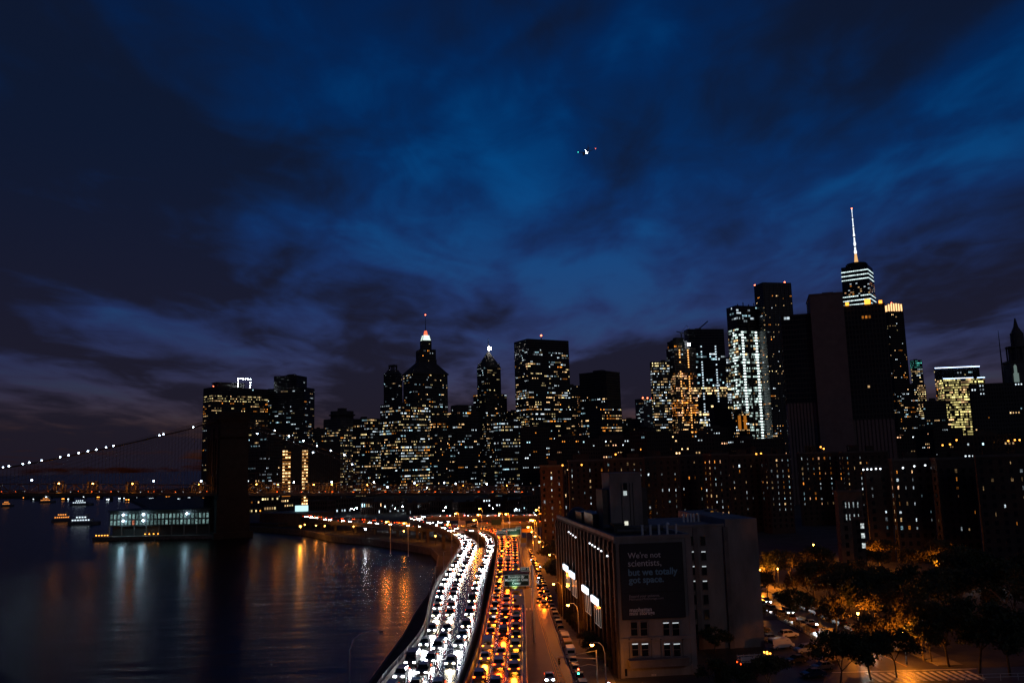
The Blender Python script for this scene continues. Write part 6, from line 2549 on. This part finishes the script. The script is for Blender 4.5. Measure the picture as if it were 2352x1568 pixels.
TREES = [make_tree(11, 12, 1.0, 3640, LEAF, BARKD), make_tree(23, 11, 1.15, 3920, LEAF, BARKD), make_tree(37, 13, .9, 3640, LEAFY, BARK), make_tree(41, 9, 1.1, 2940, LEAFY, BARKD), make_tree(59, 12.5, 1.0, 500, LEAFY, BARK, fork=.42), make_tree(67, 13, 1.1, 800, LEAF, BARK, fork=.4)]
spots = []


def tree_at(x, y, v=None, s=1.0):
    spots.append((x, y, random.choice((0, 1, 2, 3)) if v is None else v, s))


for u, v, var, s in ((1828, 1378, 4, .85), (1872, 1392, 2, .8), (1908, 1402, 3, 1.0), (1950, 1418, 2, .9), (1822, 1428, 1, .72), (1762, 1370, 3, .8), (1780, 1352, 0, .8), (2110, 1488, 5, 1.0), (2065, 1462, 4, .7), (2205, 1440, 4, .9),
                     (2320, 1450, 5, 1.1), (1700, 1430, 1, .6), (1725, 1445, 0, .55), (1990, 1440, 0, .9), (2040, 1425, 1, 1), (2120, 1420, 0, 1), (2180, 1400, 1, 1.0), (2260, 1400, 0, 1.05), (2330, 1390, 1, 1.1),
                     (1930, 1585, 0, .7), (2000, 1560, 1, .75), (2060, 1555, 0, .65), (2180, 1530, 1, .95), (2250, 1545, 0, 1.0), (2320, 1550, 1, 1.0), (2140, 1520, 3, .8), (1650, 1600, 0, .45), (1700, 1605, 1, .5), (1770, 1600, 2, .5),
                     (1640, 1500, 1, .5), (1660, 1470, 0, .5)):
    p = G(u, v, 3)
    tree_at(p.x, p.y, var, s)
for x, y in ((338, 834), (645, 922), (850, 1120), (1146, 1246), (925, 738)):
    p = G(1665 + x * .3592, 1005 + y * .3592, 9.0)
    tree_at(p.x + 4.6, p.y + 2.5, 2, .78)
    tree_at(p.x - 3.8, p.y + 4.5, 3, 1.0)
rnd_ = random.Random(5)
for k in range(26):
    y = rnd_.uniform(205, 292)
    tree_at(AX(y) + rnd_.uniform(14, 78), y, None, rnd_.uniform(.75, 1.1))
for k in range(9):
    tree_at(rnd_.uniform(24, 62), rnd_.uniform(252, 300), None, rnd_.uniform(.7, 1.0))
for k in range(12):
    y = 246 + k * 8.5
    tree_at(SX(y) + 4 + rnd_.uniform(-.5, 1.5), y, None, rnd_.uniform(.5, .75))
for k in range(9):
    y = 176 + k * 7.2
    tree_at(SX(y) + 3.4, y, None, rnd_.uniform(.28, .42))
spots.sort(key=lambda s: s[0] / s[1])
for k, (x, y, v, s) in enumerate(spots):
    bare = v >= 4
    r_ = root('plane_tree' if bare else 'leafy_tree', (x, y, 3.0), rnd_.uniform(0, 6.3), '%s, %s of the trees counted from the left' % ('pale trunked sparse plane tree' if bare else 'dark leafy tree with yellowing crown' if v in (2, 3) else 'dark green leafy tree', ordinal(k + 1)), 'tree', 'street and park trees')
    r_.scale = (s, s, s * rnd_.uniform(.9, 1.1))
    put('trunk', TREES[v][0], r_)
    put('crown', TREES[v][1], r_)

# ================================================================== on the river and in the air
hullm = mat('boat_hull', (.08, .09, .11), .5)
cabinm = mat('boat_cabin', (.4, .42, .45), .5)
for k, (u, v, Lb, hd, wl_, lb) in enumerate([(196, 1204, 26, 4, COOL, 'ferry with a row of white cabin lights on the harbour'), (150, 1197, 22, 8, ORA, 'ferry with orange deck lights beyond the white lit ferry'), (18, 1163, 16, 10, ORA, 'small boat with stacked orange lights at the far left'), (190, 1160, 30, 2, COOL, 'far vessel with a line of white lights under the bridge deck'), (110, 1154, 24, 2, ORA, 'far vessel with orange lights under the bridge deck')]):
    p = G(u, v, 0)
    b = root('ferry', (p.x, p.y, 0), R(hd), lb, 'boat', 'boats on the harbour')
    q = MB()
    i = len(q.v)
    hl = [(-.5, .16), (.3, .17), (.44, .09), (.5, 0), (.44, -.09), (.3, -.17), (-.5, -.16)]
    q.prism([(x * Lb, y * Lb) for x, y in hl], -.5, 2.0)
    q.prism([(x * Lb * .98, y * Lb * .9) for x, y in hl], 2.0, 2.7)
    q.build('hull', hullm, b)
    q = MB()
    q.box(-.42 * Lb, .22 * Lb, -.13 * Lb, .13 * Lb, 2.7, 5.2)
    q.box(-.3 * Lb, .1 * Lb, -.1 * Lb, .1 * Lb, 5.2, 7.4)
    q.box(.0 * Lb, .1 * Lb, -.08 * Lb, .08 * Lb, 7.4, 9.2)
    q.build('cabin', cabinm, b)
    mt = mat('boat_glow_%d' % (wl_ is ORA), (.8, .8, .8), .4, emit=wl_, strength=1.8)
    for lev, (x0_, x1_, yy, z) in enumerate(((-.4, .2, .131, 3.6), (-.28, .08, .101, 6.0))):
        n = 7 if lev == 0 else 4
        for j in range(n):
            q = MB()
            xx = (x0_ + (x1_ - x0_) * (j + .2) / n) * Lb
            q.box(xx, xx + .045 * Lb, -yy * Lb - .06, -yy * Lb + .02, z, z + .9)
            q.build('window', mt, b)
    q = MB()
    q.tube([(-.05 * Lb, 0, 9.2), (-.05 * Lb, 0, 13)], .12, 5)
    q.build('mast', STEELD, b)
# lights of the far shore: low sheds with a lit front each
for k in range(16):
    u = 60 + k * 27 + rnd_.uniform(-8, 8)
    p = G(u, 1141 + rnd_.uniform(-1.5, 5), 3)
    b = root('shore_shed', (p.x, p.y - 4, 0), 0, 'tiny lit shed on the far harbour shore, %s from the left' % ordinal(k + 1), 'shed', 'far shore sheds')
    q = MB()
    w = rnd_.uniform(6, 16)
    q.box(-w / 2, w / 2, 0, 8, -1, 4.5)
    q.frustum((-w / 2 - .3, w / 2 + .3, -.3, 8.3), (-w / 2, w / 2, 3.5, 4.5), 4.5, 6.5)
    q.build('wall', STONE, b)
    for j in range(rnd_.randint(1, 4)):
        q = MB()
        x = rnd_.uniform(-w / 2, w / 2 - 1.5)
        q.box(x, x + 1.5, -.1, .02, 2, 3.2)
        q.build('window', mat('shore_glow_%d' % (k % 3), (.8, .8, .8), .4, emit=(ORA, COOL, COOL)[k % 3], strength=3.5), b)

# airliner on approach
ap = P(1346, 349, 1500)
nx = P(1650, 0, 2600)
dirv = (ap - nx).normalized()
air = root('airliner', ap, 0, 'airliner with bright landing lights high in the dusk sky', 'airplane')
air.rotation_mode = 'QUATERNION'
air.rotation_quaternion = dirv.to_track_quat('X', 'Z')
PLW = mat('airliner_skin', (.5, .52, .55), .4)
q = MB()
q.tube([(19, 0, -.4), (18, 0, -.2), (16, 0, 0), (12, 0, 0), (-8, 0, 0), (-16, 0, .6), (-20, 0, 1.4)], [.3, 1.1, 1.8, 2.0, 2.0, 1.2, .35], 12)
q.build('fuselage', PLW, air, smooth=True)
for s in (-1, 1):
    q = MB()
    for z, i0 in ((-.25, 0), (.15, 4)):
        q.v += [(5, s * 1.6, -.8 + z), (-2.5, s * 1.6, -.8 + z), (-7.2, s * 17.5, .8 + z * .4), (-5.4, s * 17.5, .8 + z * .4)]
    for f in ((0, 1, 2, 3), (7, 6, 5, 4), (0, 3, 7, 4), (1, 5, 6, 2), (3, 2, 6, 7), (0, 4, 5, 1)):
        q.f.append(f if s > 0 else tuple(reversed(f)))
        q.m.append(0)
        q.c.append(None)
    wg = q.build('wing', PLW, air)
    q = MB()
    q.tube([(3.6, s * 5.6, -1.9), (2.8, s * 5.6, -1.9), (-.6, s * 5.6, -1.8)], [.95, 1.1, .6], 10)
    q.build('engine', STEEL, wg)
    q = MB()
    q.v += [(-16, s * .5, 1.2), (-18.5, s * .5, 1.2), (-20.2, s * 6.2, 1.7), (-18.9, s * 6.2, 1.7), (-16, s * .5, 1.45), (-18.5, s * .5, 1.45), (-20.2, s * 6.2, 1.8), (-18.9, s * 6.2, 1.8)]
    for f in ((0, 1, 2, 3), (7, 6, 5, 4), (0, 3, 7, 4), (1, 5, 6, 2), (3, 2, 6, 7), (0, 4, 5, 1)):
        q.f.append(f if s > 0 else tuple(reversed(f)))
        q.m.append(0)
        q.c.append(None)
    q.build('tailplane', PLW, air)
    q = MB()
    q.ball((3.8, s * 2.6, -1.0), .8, 8, 5)
    q.build('landing_light', WHITEL, air)
    q = MB()
    q.ball((-5.6, s * 17.6, .9), .5, 8, 5)
    q.build('wing_tip_light', REDL if s > 0 else GREENL, air)
q = MB()
q.v += [(-14, -.15, 2), (-18.5, -.15, 1.6), (-21, -.15, 7.6), (-19, -.15, 7.6), (-14, .15, 2), (-18.5, .15, 1.6), (-21, .15, 7.6), (-19, .15, 7.6)]
for f in ((0, 1, 2, 3), (7, 6, 5, 4), (0, 3, 7, 4), (1, 5, 6, 2), (3, 2, 6, 7), (0, 4, 5, 1)):
    q.f.append(f)
    q.m.append(0)
    q.c.append(None)
q.build('tail_fin', PLW, air)
q = MB()
q.ball((0, 0, 2.2), .55, 8, 5)
q.build('beacon', WHITEL, air)
